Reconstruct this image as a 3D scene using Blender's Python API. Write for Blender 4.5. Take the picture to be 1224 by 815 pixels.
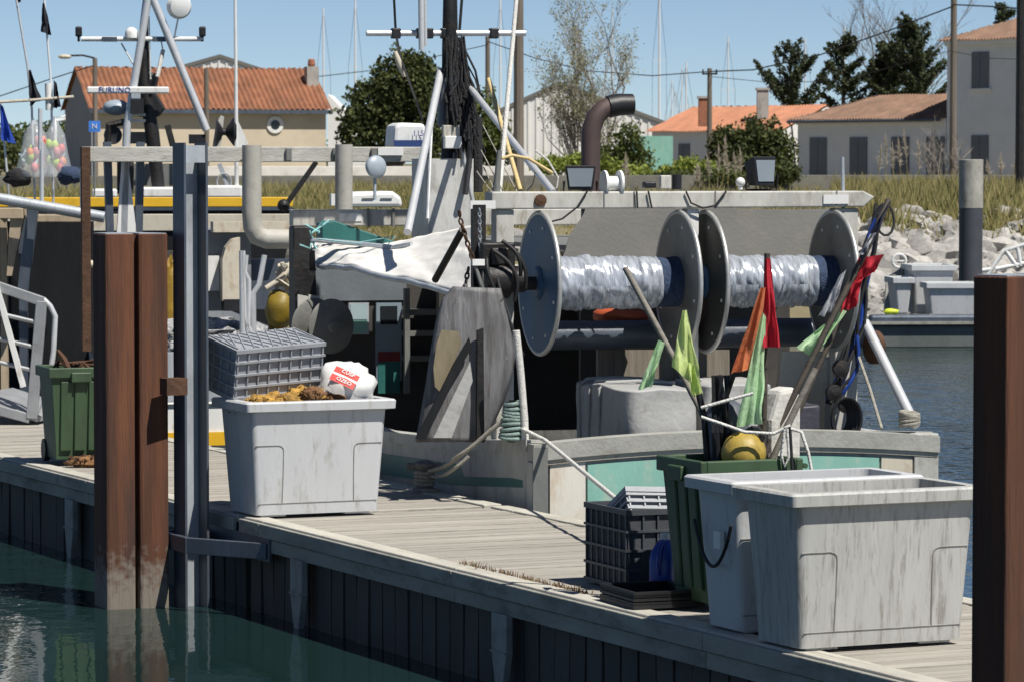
import bpy, math, random
from mathutils import Vector, Matrix, noise
R = math.radians
sc = bpy.context.scene
for o in list(bpy.data.objects): bpy.data.objects.remove(o)
# ------------------------------------------------------------------ camera
PW, PH, F = 1224.0, 815.0, 4500.0
HOR = 195.0
CAMZ = 3.37
PITCH = math.atan((PH/2-HOR)/F)
cd = bpy.data.cameras.new('camera'); cam = bpy.data.objects.new('camera', cd)
sc.collection.objects.link(cam); sc.camera = cam
cd.sensor_width = 36.0; cd.lens = 36.0*F/PW; cd.clip_start = 0.5; cd.clip_end = 6000
cd.dof.use_dof = True; cd.dof.focus_distance = 25.0; cd.dof.aperture_fstop = 11.0
cam.location = (0, 0, CAMZ); cam.rotation_euler = (R(90)-PITCH, 0, 0)
# ------------------------------------------------------------------ sky and sun
SUN_AZ, SUN_EL = 45.0, 58.0            # degrees to the right of the camera's back, above the horizon
hx, hy = math.sin(R(SUN_AZ)), -math.cos(R(SUN_AZ))
wd = bpy.data.worlds.new('World'); sc.world = wd; wd.use_nodes = True
nt = wd.node_tree; bg = nt.nodes['Background']
sky = nt.nodes.new('ShaderNodeTexSky'); sky.sky_type = 'NISHITA'; sky.sun_disc = False
sky.sun_elevation = R(SUN_EL); sky.sun_rotation = math.atan2(hx, hy)
sky.air_density = 0.45; sky.dust_density = 0.0; sky.ozone_density = 2.0; sky.altitude = 0
nt.links.new(sky.outputs[0], bg.inputs[0]); bg.inputs[1].default_value = 0.072
sd = bpy.data.lights.new('sun', 'SUN'); sd.energy = 5.0; sd.angle = R(0.53); sd.color = (1.0, 0.955, 0.88)
so = bpy.data.objects.new('sun', sd); sc.collection.objects.link(so)
Lv = Vector((hx*math.cos(R(SUN_EL)), hy*math.cos(R(SUN_EL)), math.sin(R(SUN_EL))))
so.rotation_euler = Lv.to_track_quat('Z', 'Y').to_euler(); so.location = (30, -30, 60)
sc.view_settings.view_transform = 'Standard'; sc.view_settings.look = 'None'
sc.view_settings.exposure = 0.3; sc.view_settings.gamma = 1.0
sc.render.resolution_x, sc.render.resolution_y = 1024, 681
sc.render.engine = 'CYCLES'
# ------------------------------------------------------------------ pixel helpers
CP, SP = math.cos(PITCH), math.sin(PITCH)
CAM = Vector((0, 0, CAMZ))
def ray(px, py):
    u, v = (px-PW/2)/F, (PH/2-py)/F
    return Vector((u, CP+v*SP, v*CP-SP))
def P(px, py, d):                                   # point at distance d along world Y
    r = ray(px, py); return CAM + r*(d/r.y)
def G(px, py, z):                                   # point on a level plane
    r = ray(px, py); return CAM + r*((z-CAMZ)/r.z)
def hit(px, py, Fm, axis, val):                     # local coordinates in frame Fm where its axis coordinate = val
    inv = Fm.inverted(); o = inv @ CAM; dv = inv.to_3x3() @ ray(px, py)
    return o + dv*((val-o[axis])/dv[axis])
def frame(o, deg): return Matrix.Translation(Vector((o[0], o[1], 0))) @ Matrix.Rotation(R(deg), 4, 'Z')
# ------------------------------------------------------------------ object helpers
COL = sc.collection
WM = {}
class MB:
    def __init__(s, F=None): s.v=[]; s.f=[]; s.F=F
    def add(s, vs, fs):
        b=len(s.v)
        for p in vs:
            p=Vector(p); s.v.append(s.F @ p if s.F else p)
        s.f += [tuple(i+b for i in f) for f in fs]; return s
    def box(s, x0,x1,y0,y1,z0,z1):
        vs=[(x0,y0,z0),(x1,y0,z0),(x1,y1,z0),(x0,y1,z0),(x0,y0,z1),(x1,y0,z1),(x1,y1,z1),(x0,y1,z1)]
        return s.add(vs,[(0,3,2,1),(4,5,6,7),(0,1,5,4),(1,2,6,5),(2,3,7,6),(3,0,4,7)])
    def hexa(s, vs): return s.add(vs,[(0,3,2,1),(4,5,6,7),(0,1,5,4),(1,2,6,5),(2,3,7,6),(3,0,4,7)])
    def bar(s, p, q, w, h, up=(0,0,1)):             # box section from p to q
        p,q=Vector(p),Vector(q); d=(q-p).normalized(); u=Vector(up)
        if abs(d.dot(u))>.98: u=Vector((0,1,0))
        a=d.cross(u).normalized()*w/2; b=a.cross(d).normalized()*h/2
        return s.hexa([p-a-b,p+a-b,q+a-b,q-a-b,p-a+b,p+a+b,q+a+b,q-a+b])
    def path(s, pts, r, n=6, cap=True, closed=False):
        pts=[Vector(p) for p in pts]; m=len(pts); rs=r if isinstance(r,(list,tuple)) else [r]*m
        d0=(pts[1]-pts[0]).normalized(); u=Vector((0,0,1)) if abs(d0.z)<.9 else Vector((1,0,0))
        u=(u-d0*u.dot(d0)).normalized(); vs=[]; fs=[]
        for i,p in enumerate(pts):
            if closed: d=pts[(i+1)%m]-pts[i-1]
            else: d=pts[min(i+1,m-1)]-pts[max(i-1,0)]
            if d.length<1e-9: d=d0
            d=d.normalized(); u=u-d*u.dot(d)
            if u.length<1e-6: u=d.orthogonal()
            u=u.normalized(); w=d.cross(u)
            for k in range(n):
                a=2*math.pi*k/n; vs.append(p+(u*math.cos(a)+w*math.sin(a))*rs[i])
        for i in range(m if closed else m-1):
            j=(i+1)%m
            for k in range(n):
                k2=(k+1)%n; fs.append((i*n+k,i*n+k2,j*n+k2,j*n+k))
        if cap and not closed:
            fs.append(tuple(range(n-1,-1,-1))); fs.append(tuple((m-1)*n+k for k in range(n)))
        return s.add(vs,fs)
    def tube(s, p, q, r, r2=None, n=10): return s.path([p,q],[r,r if r2 is None else r2],n)
    def lathe(s, c, axis, prof, n=24):              # prof: (radius, offset along axis)
        c=Vector(c); ax=Vector(axis).normalized(); u=ax.orthogonal().normalized(); w=ax.cross(u); vs=[]; fs=[]
        for r,h in prof:
            for k in range(n):
                a=2*math.pi*k/n; vs.append(c+ax*h+(u*math.cos(a)+w*math.sin(a))*max(r,1e-4))
        for i in range(len(prof)-1):
            for k in range(n):
                k2=(k+1)%n; fs.append((i*n+k,i*n+k2,(i+1)*n+k2,(i+1)*n+k))
        fs.append(tuple(range(n-1,-1,-1))); fs.append(tuple((len(prof)-1)*n+k for k in range(n)))
        return s.add(vs,fs)
    def sphere(s, c, r, sc_=(1,1,1), n=14, m=9, nz=0, ns=3, seed=0):
        c=Vector(c); vs=[]; fs=[]
        for j in range(m+1):
            th=math.pi*j/m
            for i in range(n):
                ph=2*math.pi*i/n; d=Vector((math.sin(th)*math.cos(ph),math.sin(th)*math.sin(ph),math.cos(th)))
                k=1+(nz*noise.noise(d*ns+Vector((seed*7.3,seed*1.7,seed))) if nz else 0)
                vs.append(c+Vector((d.x*sc_[0],d.y*sc_[1],d.z*sc_[2]))*r*k)
        for j in range(m):
            for i in range(n):
                i2=(i+1)%n; fs.append((j*n+i,(j+1)*n+i,(j+1)*n+i2,j*n+i2))
        return s.add(vs,fs)
    def prism(s, poly, vec):                        # poly extruded by vec
        n=len(poly); vec=Vector(vec); vs=[Vector(p) for p in poly]+[Vector(p)+vec for p in poly]
        return s.add(vs,[tuple(range(n-1,-1,-1)),tuple(range(n,2*n))]+[(i,(i+1)%n,n+(i+1)%n,n+i) for i in range(n)])
    def grid(s, fn, nu, nv):
        vs=[fn(i/nu,j/nv) for j in range(nv+1) for i in range(nu+1)]
        return s.add(vs,[(j*(nu+1)+i,j*(nu+1)+i+1,(j+1)*(nu+1)+i+1,(j+1)*(nu+1)+i) for j in range(nv) for i in range(nu)])
    def mesh(s, name, inv=None, smooth=None):
        me=bpy.data.meshes.new(name); me.from_pydata([(inv@p)[:] if inv else p[:] for p in s.v],[],s.f); me.update()
        if smooth:
            for p in me.polygons: p.use_smooth=True
            me.set_sharp_from_angle(angle=R(smooth))
        return me
    def build(s, name, mat, parent=None, smooth=None, bevel=0, solid=0, kind=None, label=None, cat=None, group=None, sub=0):
        if parent is not None: M=WM[parent]
        else:
            xs=[p.x for p in s.v]; ys=[p.y for p in s.v]; zs=[p.z for p in s.v]
            M=Matrix.Translation(((min(xs)+max(xs))/2,(min(ys)+max(ys))/2,min(zs)))
        me=s.mesh(name,M.inverted(),smooth); me.materials.append(mat)
        o=bpy.data.objects.new(name,me); COL.objects.link(o)
        if parent is not None: o.parent=parent
        else: o.matrix_world=M
        WM[o]=M
        if solid:
            m=o.modifiers.new('solid','SOLIDIFY'); m.thickness=solid; m.offset=0
        if sub:
            m=o.modifiers.new('sub','SUBSURF'); m.levels=sub; m.render_levels=sub
        if bevel:
            m=o.modifiers.new('bevel','BEVEL'); m.width=bevel; m.segments=2; m.limit_method='ANGLE'; m.angle_limit=R(40)
        tag(o,label,cat,group,kind); return o
def tag(o,label=None,cat=None,group=None,kind=None):
    if label: o['label']=label
    if cat: o['category']=cat
    if group: o['group']=group
    if kind: o['kind']=kind
    return o
def thing(name,label,cat,base,deg=0,group=None,kind=None):
    o=bpy.data.objects.new(name,None); COL.objects.link(o); o.empty_display_size=.2
    o.location=base; o.rotation_euler=(0,0,R(deg)); WM[o]=Matrix.Translation(Vector(base))@Matrix.Rotation(R(deg),4,'Z')
    return tag(o,label,cat,group,kind)
def inst(name,me,parent,loc,rot=(0,0,0),scale=(1,1,1)):   # a piece that shares mesh data; loc in parent space
    o=bpy.data.objects.new(name,me); COL.objects.link(o); o.parent=parent; o.location=loc; o.rotation_euler=rot; o.scale=scale
    return o
def copytree(o,loc,deg,label=None,parent=None):
    c=o.copy(); COL.objects.link(c)
    if parent is None:
        c.location=loc; c.rotation_euler=(0,0,R(deg)); WM[c]=Matrix.Translation(Vector(loc))@Matrix.Rotation(R(deg),4,'Z')
    else: c.parent=parent; WM[c]=WM[parent]
    if label: c['label']=label
    for ch in o.children: copytree(ch,None,None,None,c)
    return c
def textmesh(s,size,depth=.002):
    cu=bpy.data.curves.new('lettering','FONT'); cu.body=s; cu.size=size; cu.extrude=depth; cu.align_x='CENTER'; cu.align_y='CENTER'; cu.resolution_u=2
    o=bpy.data.objects.new('lettering',cu); COL.objects.link(o); dg=bpy.context.evaluated_depsgraph_get()
    me=bpy.data.meshes.new_from_object(o.evaluated_get(dg)); bpy.data.objects.remove(o); return me
def letter(name,s,size,mat,parent,M):               # lettering laid by a world matrix M
    me=textmesh(s,size); me.transform(WM[parent].inverted()@M); me.materials.clear(); me.materials.append(mat)
    o=bpy.data.objects.new(name,me); COL.objects.link(o); o.parent=parent; return o
# ------------------------------------------------------------------ materials
MATS={}
def mat(name,col,rough=.6,metal=0,var=.25,vs=4,dirt=None,damt=.5,ds=3,stretch=(1,1,1),bump=.15,bs=30,rnd=0,spec=.5,tide=None,trans=0,emit=None,coords='Object',crisp=0):
    if name in MATS: return MATS[name]
    m=bpy.data.materials.new(name); m.use_nodes=True; t=m.node_tree; N=t.nodes; L=t.links; b=N['Principled BSDF']
    b.inputs['Roughness'].default_value=rough; b.inputs['Metallic'].default_value=metal; b.inputs['Specular IOR Level'].default_value=spec
    tc=N.new('ShaderNodeTexCoord'); mp=N.new('ShaderNodeMapping'); mp.inputs['Scale'].default_value=stretch
    oi=N.new('ShaderNodeObjectInfo'); ad=N.new('ShaderNodeVectorMath'); ad.operation='ADD'
    ml=N.new('ShaderNodeVectorMath'); ml.operation='SCALE'; ml.inputs[0].default_value=(37,91,53); L.new(oi.outputs['Random'],ml.inputs['Scale'])
    src=tc.outputs['Object']
    L.new(src,ad.inputs[0]); L.new(ml.outputs[0],ad.inputs[1]); L.new(ad.outputs[0],mp.inputs['Vector'])
    n1=N.new('ShaderNodeTexNoise'); n1.inputs['Scale'].default_value=vs; n1.inputs['Detail'].default_value=6; n1.inputs['Roughness'].default_value=.65; L.new(mp.outputs[0],n1.inputs['Vector'])
    mr=N.new('ShaderNodeMapRange'); mr.inputs[1].default_value=.3; mr.inputs[2].default_value=.7; mr.inputs[3].default_value=1-var; mr.inputs[4].default_value=1+var
    L.new(n1.outputs['Fac'],mr.inputs[0])
    cm=N.new('ShaderNodeVectorMath'); cm.operation='SCALE'; cm.inputs[0].default_value=col[:3]; L.new(mr.outputs[0],cm.inputs['Scale']); out=cm.outputs[0]
    if rnd:
        r2=N.new('ShaderNodeMapRange'); r2.inputs[3].default_value=1-rnd; r2.inputs[4].default_value=1+rnd; L.new(oi.outputs['Random'],r2.inputs[0])
        c2=N.new('ShaderNodeVectorMath'); c2.operation='SCALE'; L.new(out,c2.inputs[0]); L.new(r2.outputs[0],c2.inputs['Scale']); out=c2.outputs[0]
    if dirt:
        n2=N.new('ShaderNodeTexNoise'); n2.inputs['Scale'].default_value=ds; n2.inputs['Detail'].default_value=9; n2.inputs['Roughness'].default_value=.72; L.new(mp.outputs[0],n2.inputs['Vector'])
        m2=N.new('ShaderNodeMapRange'); m2.inputs[1].default_value=.62-.25*damt+.05*crisp; m2.inputs[2].default_value=.75-.2*damt-.04*crisp; m2.inputs[4].default_value=min(1,.35+damt*.6); L.new(n2.outputs['Fac'],m2.inputs[0])
        mx=N.new('ShaderNodeMix'); mx.data_type='RGBA'; L.new(m2.outputs[0],mx.inputs[0]); L.new(out,mx.inputs[6]); mx.inputs[7].default_value=(*dirt,1); out=mx.outputs[2]
    if tide:                                         # weed and barnacle growth of the tidal zone: (colour, height)
        ge=N.new('ShaderNodeNewGeometry'); sp=N.new('ShaderNodeSeparateXYZ'); L.new(ge.outputs['Position'],sp.inputs[0])
        n3=N.new('ShaderNodeTexNoise'); n3.inputs['Scale'].default_value=14; n3.inputs['Detail'].default_value=8; L.new(tc.outputs['Object'],n3.inputs['Vector'])
        a3=N.new('ShaderNodeMath'); a3.operation='MULTIPLY_ADD'; a3.inputs[1].default_value=.9; L.new(n3.outputs['Fac'],a3.inputs[0]); L.new(sp.outputs['Z'],a3.inputs[2])
        m3=N.new('ShaderNodeMapRange'); m3.inputs[1].default_value=tide[1]+.55; m3.inputs[2].default_value=tide[1]+.25; L.new(a3.outputs[0],m3.inputs[0])
        mx=N.new('ShaderNodeMix'); mx.data_type='RGBA'; L.new(m3.outputs[0],mx.inputs[0]); L.new(out,mx.inputs[6]); mx.inputs[7].default_value=(*tide[0],1); out=mx.outputs[2]
    L.new(out,b.inputs['Base Color'])
    if trans: b.inputs['Transmission Weight'].default_value=trans
    if emit: b.inputs['Emission Color'].default_value=(*emit[0],1); b.inputs['Emission Strength'].default_value=emit[1]
    if bump:
        n4=N.new('ShaderNodeTexNoise'); n4.inputs['Scale'].default_value=bs; n4.inputs['Detail'].default_value=5; L.new(mp.outputs[0],n4.inputs['Vector'])
        bp=N.new('ShaderNodeBump'); bp.inputs['Strength'].default_value=bump; bp.inputs['Distance'].default_value=.02; L.new(n4.outputs['Fac'],bp.inputs['Height']); L.new(bp.outputs[0],b.inputs['Normal'])
    rr=N.new('ShaderNodeMapRange'); rr.inputs[3].default_value=max(.02,rough-.1); rr.inputs[4].default_value=min(1,rough+.12); L.new(n1.outputs['Fac'],rr.inputs[0]); L.new(rr.outputs[0],b.inputs['Roughness'])
    MATS[name]=m; return m
def cloth(name,col,var=.15,tr=.35,dirt=None,damt=.3):   # thin cloth that lets light through
    m=mat(name,col,.85,0,var,6,dirt,damt,5,bump=.3,bs=25); t=m.node_tree
    b=t.nodes['Principled BSDF']; out=[n for n in t.nodes if n.type=='OUTPUT_MATERIAL'][0]
    tl=t.nodes.new('ShaderNodeBsdfTranslucent'); ms=t.nodes.new('ShaderNodeMixShader'); ms.inputs[0].default_value=tr
    t.links.new(b.inputs['Base Color'].links[0].from_socket,tl.inputs[0]); t.links.new(b.outputs[0],ms.inputs[1]); t.links.new(tl.outputs[0],ms.inputs[2]); t.links.new(ms.outputs[0],out.inputs[0]); return m
GRIME=(.06,.055,.045)
M_ALU=mat('weathered galvanised steel',(.42,.45,.48),.5,.35,.18,5,(.2,.19,.17),.35,4,(1,1,.3),.15)
M_STEEL=mat('blue grey steel',(.10,.12,.15),.5,.5,.25,5,(.16,.1,.06),.2,4,(1,1,.3),.1)
M_RUST=mat('rusted sheet pile',(.10,.038,.018),.85,.0,.6,3.5,(.03,.022,.02),.55,4,(1.6,1.6,.10),.5,40,tide=((.2,.17,.14),.35))
M_PALE=mat('pale grey painted steel',(.47,.46,.42),.6,0,.2,4,(.2,.16,.11),.46,9,(1,1,.35),.15)
M_GREYP=mat('grey painted plate',(.17,.175,.165),.6,0,.2,3,(.08,.07,.06),.4,3,(1,1,.4),.2)
M_TUB=mat('grey polyethylene tub',(.50,.51,.52),.5,0,.06,3,(.25,.23,.19),.34,14,(1,1,.25),.08,50)
M_TUBD=mat('stained grey polyethylene tub',(.42,.42,.40),.6,0,.12,9,(.16,.145,.12),.48,24,(1,1,.12),.15,50,crisp=.2)
M_GBIN=mat('green bin plastic',(.045,.085,.04),.5,0,.15,3,(.03,.035,.025),.4,4,(1,1,.3),.08)
M_CRATE=mat('dark grey crate plastic',(.055,.06,.068),.5,0,.15,4,(.1,.09,.08),.2,5,bump=.08)
M_CRATEL=mat('light grey crate plastic',(.30,.315,.34),.5,0,.12,4,(.1,.09,.07),.25,6,bump=.08)
M_BLUEP=mat('blue jug plastic',(.015,.05,.26),.35,0,.1,4,bump=.03)
M_BLACK=mat('black plastic',(.012,.012,.014),.5,0,.2,4,bump=.1)
M_DARKM=mat('dark greasy metal',(.025,.024,.024),.5,.4,.3,5,(.08,.045,.025),.3,6,bump=.3)
M_WHITE=mat('white gelcoat',(.72,.72,.70),.45,0,.08,3,(.36,.32,.25),.34,7,(1,1,.4),.05)
M_CREAM=mat('weathered cream paint',(.55,.5,.4),.6,0,.12,3,(.25,.16,.08),.4,6,(1,1,.5),.15)
M_TEAL=mat('faded teal paint',(.23,.46,.38),.6,0,.1,3,(.42,.45,.38),.35,6,(1,1,.6),.1)
M_DTEAL=mat('dark teal paint',(.02,.12,.11),.5,0,.2,3,bump=.1)
M_BLUEF=mat('dark blue drum paint',(.03,.10,.20),.5,0,.15,3,(.03,.07,.12),.2,5,bump=.1)
M_WORN=mat('worn grey drum steel',(.19,.19,.175),.5,.3,.2,3,(.08,.07,.06),.4,4,bump=.15)
M_EDGE=mat('bare drum rim steel',(.5,.5,.48),.4,.5,.15,5,bump=.1)
M_ROPE=mat('weathered rope',(.33,.31,.26),.9,0,.25,30,bump=.6,bs=90)
M_GROPE=mat('green grey rope',(.22,.3,.27),.9,0,.25,30,bump=.6,bs=90)
M_WROPE=mat('white rope',(.62,.61,.57),.85,0,.15,30,bump=.6,bs=90)
M_RUSTY=mat('rusty iron',(.09,.045,.025),.85,.2,.4,8,(.03,.02,.015),.4,6,bump=.4)
M_YEL=mat('yellow paint',(.72,.42,.02),.5,0,.08,3,(.3,.2,.05),.2,4,bump=.05)
M_HULLD=mat('shade-darkened hull paint',(.012,.013,.015),.7,0,.3,2,(.03,.027,.025),.25,3,(1,1,.3),.1,spec=.2)  # black deepened to put the hull's shadow into the paint colour
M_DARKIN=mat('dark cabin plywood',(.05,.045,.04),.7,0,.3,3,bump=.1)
M_TARPW=mat('white canvas tarpaulin',(.74,.72,.68),.85,0,.06,4,(.42,.38,.32),.3,3,bump=.25,bs=20)
M_GREYT=mat('grey tarpaulin',(.36,.36,.35),.75,0,.12,4,(.18,.17,.15),.35,6,bump=.3,bs=18)
M_PLYW=mat('weathered plywood',(.2,.175,.14),.85,0,.3,4,(.1,.085,.07),.4,5,(3,3,.2),.3)
M_WIRE=mat('black cable',(.015,.015,.016),.6,0,.1,4,bump=0)
M_CHROME=mat('stainless tube',(.60,.61,.62),.35,.3,.08,6,(.2,.18,.15),.15,6,bump=.05)
M_RED=mat('red paint',(.42,.03,.03),.5,0,.12,4,bump=.05)
M_GLASS=mat('dark window glass',(.02,.025,.03),.08,0,.1,3,bump=0)
M_CONC=mat('weathered concrete',(.36,.34,.31),.9,0,.18,2,(.15,.14,.12),.45,3,(1,1,.4),.4)
# ================================================================== SETTING
rnd=random.Random(7)
def water_mat():
    m=bpy.data.materials.new('harbour water'); m.use_nodes=True; t=m.node_tree; N=t.nodes; L=t.links; b=N['Principled BSDF']
    b.inputs['Base Color'].default_value=(.010,.026,.025,1); b.inputs['Roughness'].default_value=.025; b.inputs['IOR'].default_value=1.33
    ge=N.new('ShaderNodeNewGeometry'); mp=N.new('ShaderNodeMapping'); mp.inputs['Scale'].default_value=(1,.55,1); L.new(ge.outputs['Position'],mp.inputs[0])
    n1=N.new('ShaderNodeTexNoise'); n1.inputs['Scale'].default_value=5.5; n1.inputs['Detail'].default_value=3; L.new(mp.outputs[0],n1.inputs[0])
    n2=N.new('ShaderNodeTexNoise'); n2.inputs['Scale'].default_value=.9; n2.inputs['Detail'].default_value=2; L.new(mp.outputs[0],n2.inputs[0])
    # wind only reaches the open basin beyond the moored boats
    sp=N.new('ShaderNodeSeparateXYZ'); L.new(ge.outputs['Position'],sp.inputs[0])
    mr=N.new('ShaderNodeMapRange'); mr.inputs[1].default_value=26; mr.inputs[2].default_value=42; mr.inputs[3].default_value=.05; mr.inputs[4].default_value=1.0; L.new(sp.outputs['Y'],mr.inputs[0])
    a=N.new('ShaderNodeMath'); a.operation='MULTIPLY_ADD'; a.inputs[1].default_value=.45; L.new(n1.outputs['Fac'],a.inputs[0]); L.new(n2.outputs['Fac'],a.inputs[2])
    bp=N.new('ShaderNodeBump'); bp.inputs['Distance'].default_value=.09; L.new(mr.outputs[0],bp.inputs['Strength']); L.new(a.outputs[0],bp.inputs['Height']); L.new(bp.outputs[0],b.inputs['Normal'])
    return m
MB().grid(lambda u,v:(-400+800*u,-15+105*v,0),8,8).build('water',water_mat(),kind='structure')
M_SOIL=mat('sandy soil and dry turf',(.17,.145,.08),.95,0,.3,.4,(.09,.095,.04),.5,.6,bump=.5,bs=3)
prof=[(72,-1.2),(76,-.3),(80,.9),(84,1.9),(90,2.25),(120,2.35),(250,2.3),(900,2.3),(4000,2.3)]
gm=MB()
xs=[-2500,-300,-60,-20,0,20,60,300,2500]
vs=[(x,y,z) for (y,z) in prof for x in xs]; nx=len(xs)
gm.add(vs,[(j*nx+i,j*nx+i+1,(j+1)*nx+i+1,(j+1)*nx+i) for j in range(len(prof)-1) for i in range(nx-1)])
gm.build('ground',M_SOIL,kind='structure',smooth=60)
def gz(y):
    for (y0,z0),(y1,z1) in zip(prof,prof[1:]):
        if y0<=y<=y1: return z0+(z1-z0)*(y-y0)/(y1-y0)
    return 2.3
# ---- riprap boulders
M_ROCK=mat('pale limestone',(.36,.345,.32),.9,0,.35,3,(.12,.11,.09),.45,3,bump=.6,bs=8,rnd=.28)
rockm=[]
for k in range(7):
    b=MB(); b.sphere((0,0,0),1,(1,.85,.7),18,11,.75,1.4,k+3); me=b.mesh('riprap_rock',None,32); me.materials.append(M_ROCK); rockm.append(me)
def rock(x,y,z,r,i=[0]):
    o=bpy.data.objects.new('riprap_rock',rockm[rnd.randrange(7)]); COL.objects.link(o)
    o.location=(x,y,z); o.scale=(r,r*rnd.uniform(.8,1.1),r*rnd.uniform(.75,1.1)); o.rotation_euler=(rnd.uniform(-.5,.5),rnd.uniform(-.5,.5),rnd.uniform(0,6.28))
    tag(o,'pale limestone boulder in the rock bank above the far water','boulder','boulders of the rock bank')
for px0,px1,n in ((1010,1240,230),(180,330,24),(600,700,12)):
    for k in range(n):
        y=rnd.uniform(75.0,85); px=rnd.uniform(px0,px1); x=(px-612)/F*y
        rock(x,y,gz(y)+rnd.uniform(.0,.22),rnd.uniform(.2,.5)*(1.15 if y<82 else .8))
# ---- dry grass of the bank
def grass_mat(name,c1,c2):
    m=bpy.data.materials.new(name); m.use_nodes=True; t=m.node_tree; N=t.nodes; L=t.links; b=N['Principled BSDF']; b.inputs['Roughness'].default_value=.8
    ge=N.new('ShaderNodeNewGeometry'); mx=N.new('ShaderNodeMix'); mx.data_type='RGBA'; mx.inputs[6].default_value=(*c1,1); mx.inputs[7].default_value=(*c2,1)
    L.new(ge.outputs['Random Per Island'],mx.inputs[0]); L.new(mx.outputs[2],b.inputs['Base Color'])
    tl=N.new('ShaderNodeBsdfTranslucent'); ms=N.new('ShaderNodeMixShader'); ms.inputs[0].default_value=.3; out=[n for n in N if n.type=='OUTPUT_MATERIAL'][0]
    L.new(mx.outputs[2],tl.inputs[0]); L.new(b.outputs[0],ms.inputs[1]); L.new(tl.outputs[0],ms.inputs[2]); L.new(ms.outputs[0],out.inputs[0]); return m
M_GRASS=grass_mat('dry bank grass',(.20,.19,.06),(.42,.35,.16)); M_GRASSG=grass_mat('green bank grass',(.12,.16,.04),(.30,.28,.10))
def blade(b,x,y,z,h,w,lean):
    a=rnd.uniform(0,6.28); dx,dy=math.cos(a)*w,math.sin(a)*w*.5; lx,ly=rnd.uniform(-lean,lean),rnd.uniform(-lean,lean)*.6
    b.add([(x-dx,y-dy,z),(x+dx,y+dy,z),(x+dx*.6+lx*.45,y+ly*.4,z+h*.6),(x+lx,y+ly,z+h)],[(0,1,2,3)])
for nm,mt_,n,hs in (('bank_grass',M_GRASS,36000,(.25,1.0)),('bank_grass',M_GRASSG,24000,(.2,.75))):
    b=MB()
    for k in range(n):
        y=rnd.uniform(83.5,121) if rnd.random()<.93 else rnd.uniform(82.3,86); px=rnd.choice((rnd.uniform(290,620),rnd.uniform(1000,1260),rnd.uniform(-30,1260))); x=(px-612)/F*y
        c=noise.noise(Vector((x*.9,y*.35,0))); tall=.72 if px>1000 else (.42 if px>620 else .55)
        h=rnd.uniform(*hs)*(1+.7*c)*tall; blade(b,x,y,gz(y)-.05,max(.12,h),.016,.25)
    b.build(nm,mt_,kind='stuff',label='long dry yellow grass on the far bank' if mt_ is M_GRASS else 'short green grass among the dry bank grass',cat='grass')
# ---- low wall along the bank top
w=MB(); a=P(-60,216,128); c=P(1290,214,140); w.bar((a.x,a.y,2.55),(c.x,c.y,2.55),.25,.75); w.build('low_wall',mat('dark mossy concrete',(.15,.145,.125),.9,0,.25,2,(.07,.07,.05),.4,3,bump=.3),label='long low grey concrete wall along the top of the grassy bank',cat='wall',bevel=.02)
w=MB(); a=P(150,205,150); c=P(640,205,158); w.bar((a.x,a.y,2.6),(c.x,c.y,2.6),.3,1.25); w.build('garden_wall',mat('pale rendered wall',(.6,.58,.54),.9,0,.12,1,(.35,.32,.28),.35,1.5,bump=.2),label='pale rendered garden wall behind the grass and the beige house front',cat='wall',bevel=.02)
# ---- houses
M_TILE=mat('orange canal tiles',(.27,.115,.06),.85,0,.35,1.2,(.16,.09,.055),.4,1.6,bump=.4,bs=9)
M_TILED=mat('weathered brown canal tiles',(.21,.125,.085),.88,0,.35,1.2,(.15,.105,.075),.5,1.6,bump=.4,bs=9)
M_TILEO=mat('bright orange canal tiles',(.42,.185,.105),.85,0,.2,1.2,bump=.4,bs=9)
M_REND=mat('pale grey render',(.68,.68,.69),.9,0,.08,.8,(.5,.5,.5),.25,.8,bump=.1,bs=9)
M_RENDW=mat('white render',(.74,.73,.70),.9,0,.05,.8,bump=.1)
M_RENDB=mat('beige render',(.56,.48,.36),.9,0,.08,.7,(.4,.34,.26),.3,.8,bump=.1)
M_RENDG=mat('shaded gable render',(.26,.27,.29),.9,0,.1,.7,bump=.1)  # gable of the beige house, its shade put into the colour
M_SHUT=mat('grey shutter paint',(.13,.14,.16),.6,0,.08,4,bump=.05)
M_SLATE=mat('grey sheet roofing',(.16,.155,.14),.7,0,.12,.5,(.12,.1,.07),.3,.7,bump=.1)
M_BRICK=mat('chimney brick',(.3,.12,.07),.9,0,.3,6,bump=.4)
M_WOODP=mat('grey weathered pole timber',(.16,.135,.11),.9,0,.3,2,stretch=(3,3,.15),bump=.4)
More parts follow.
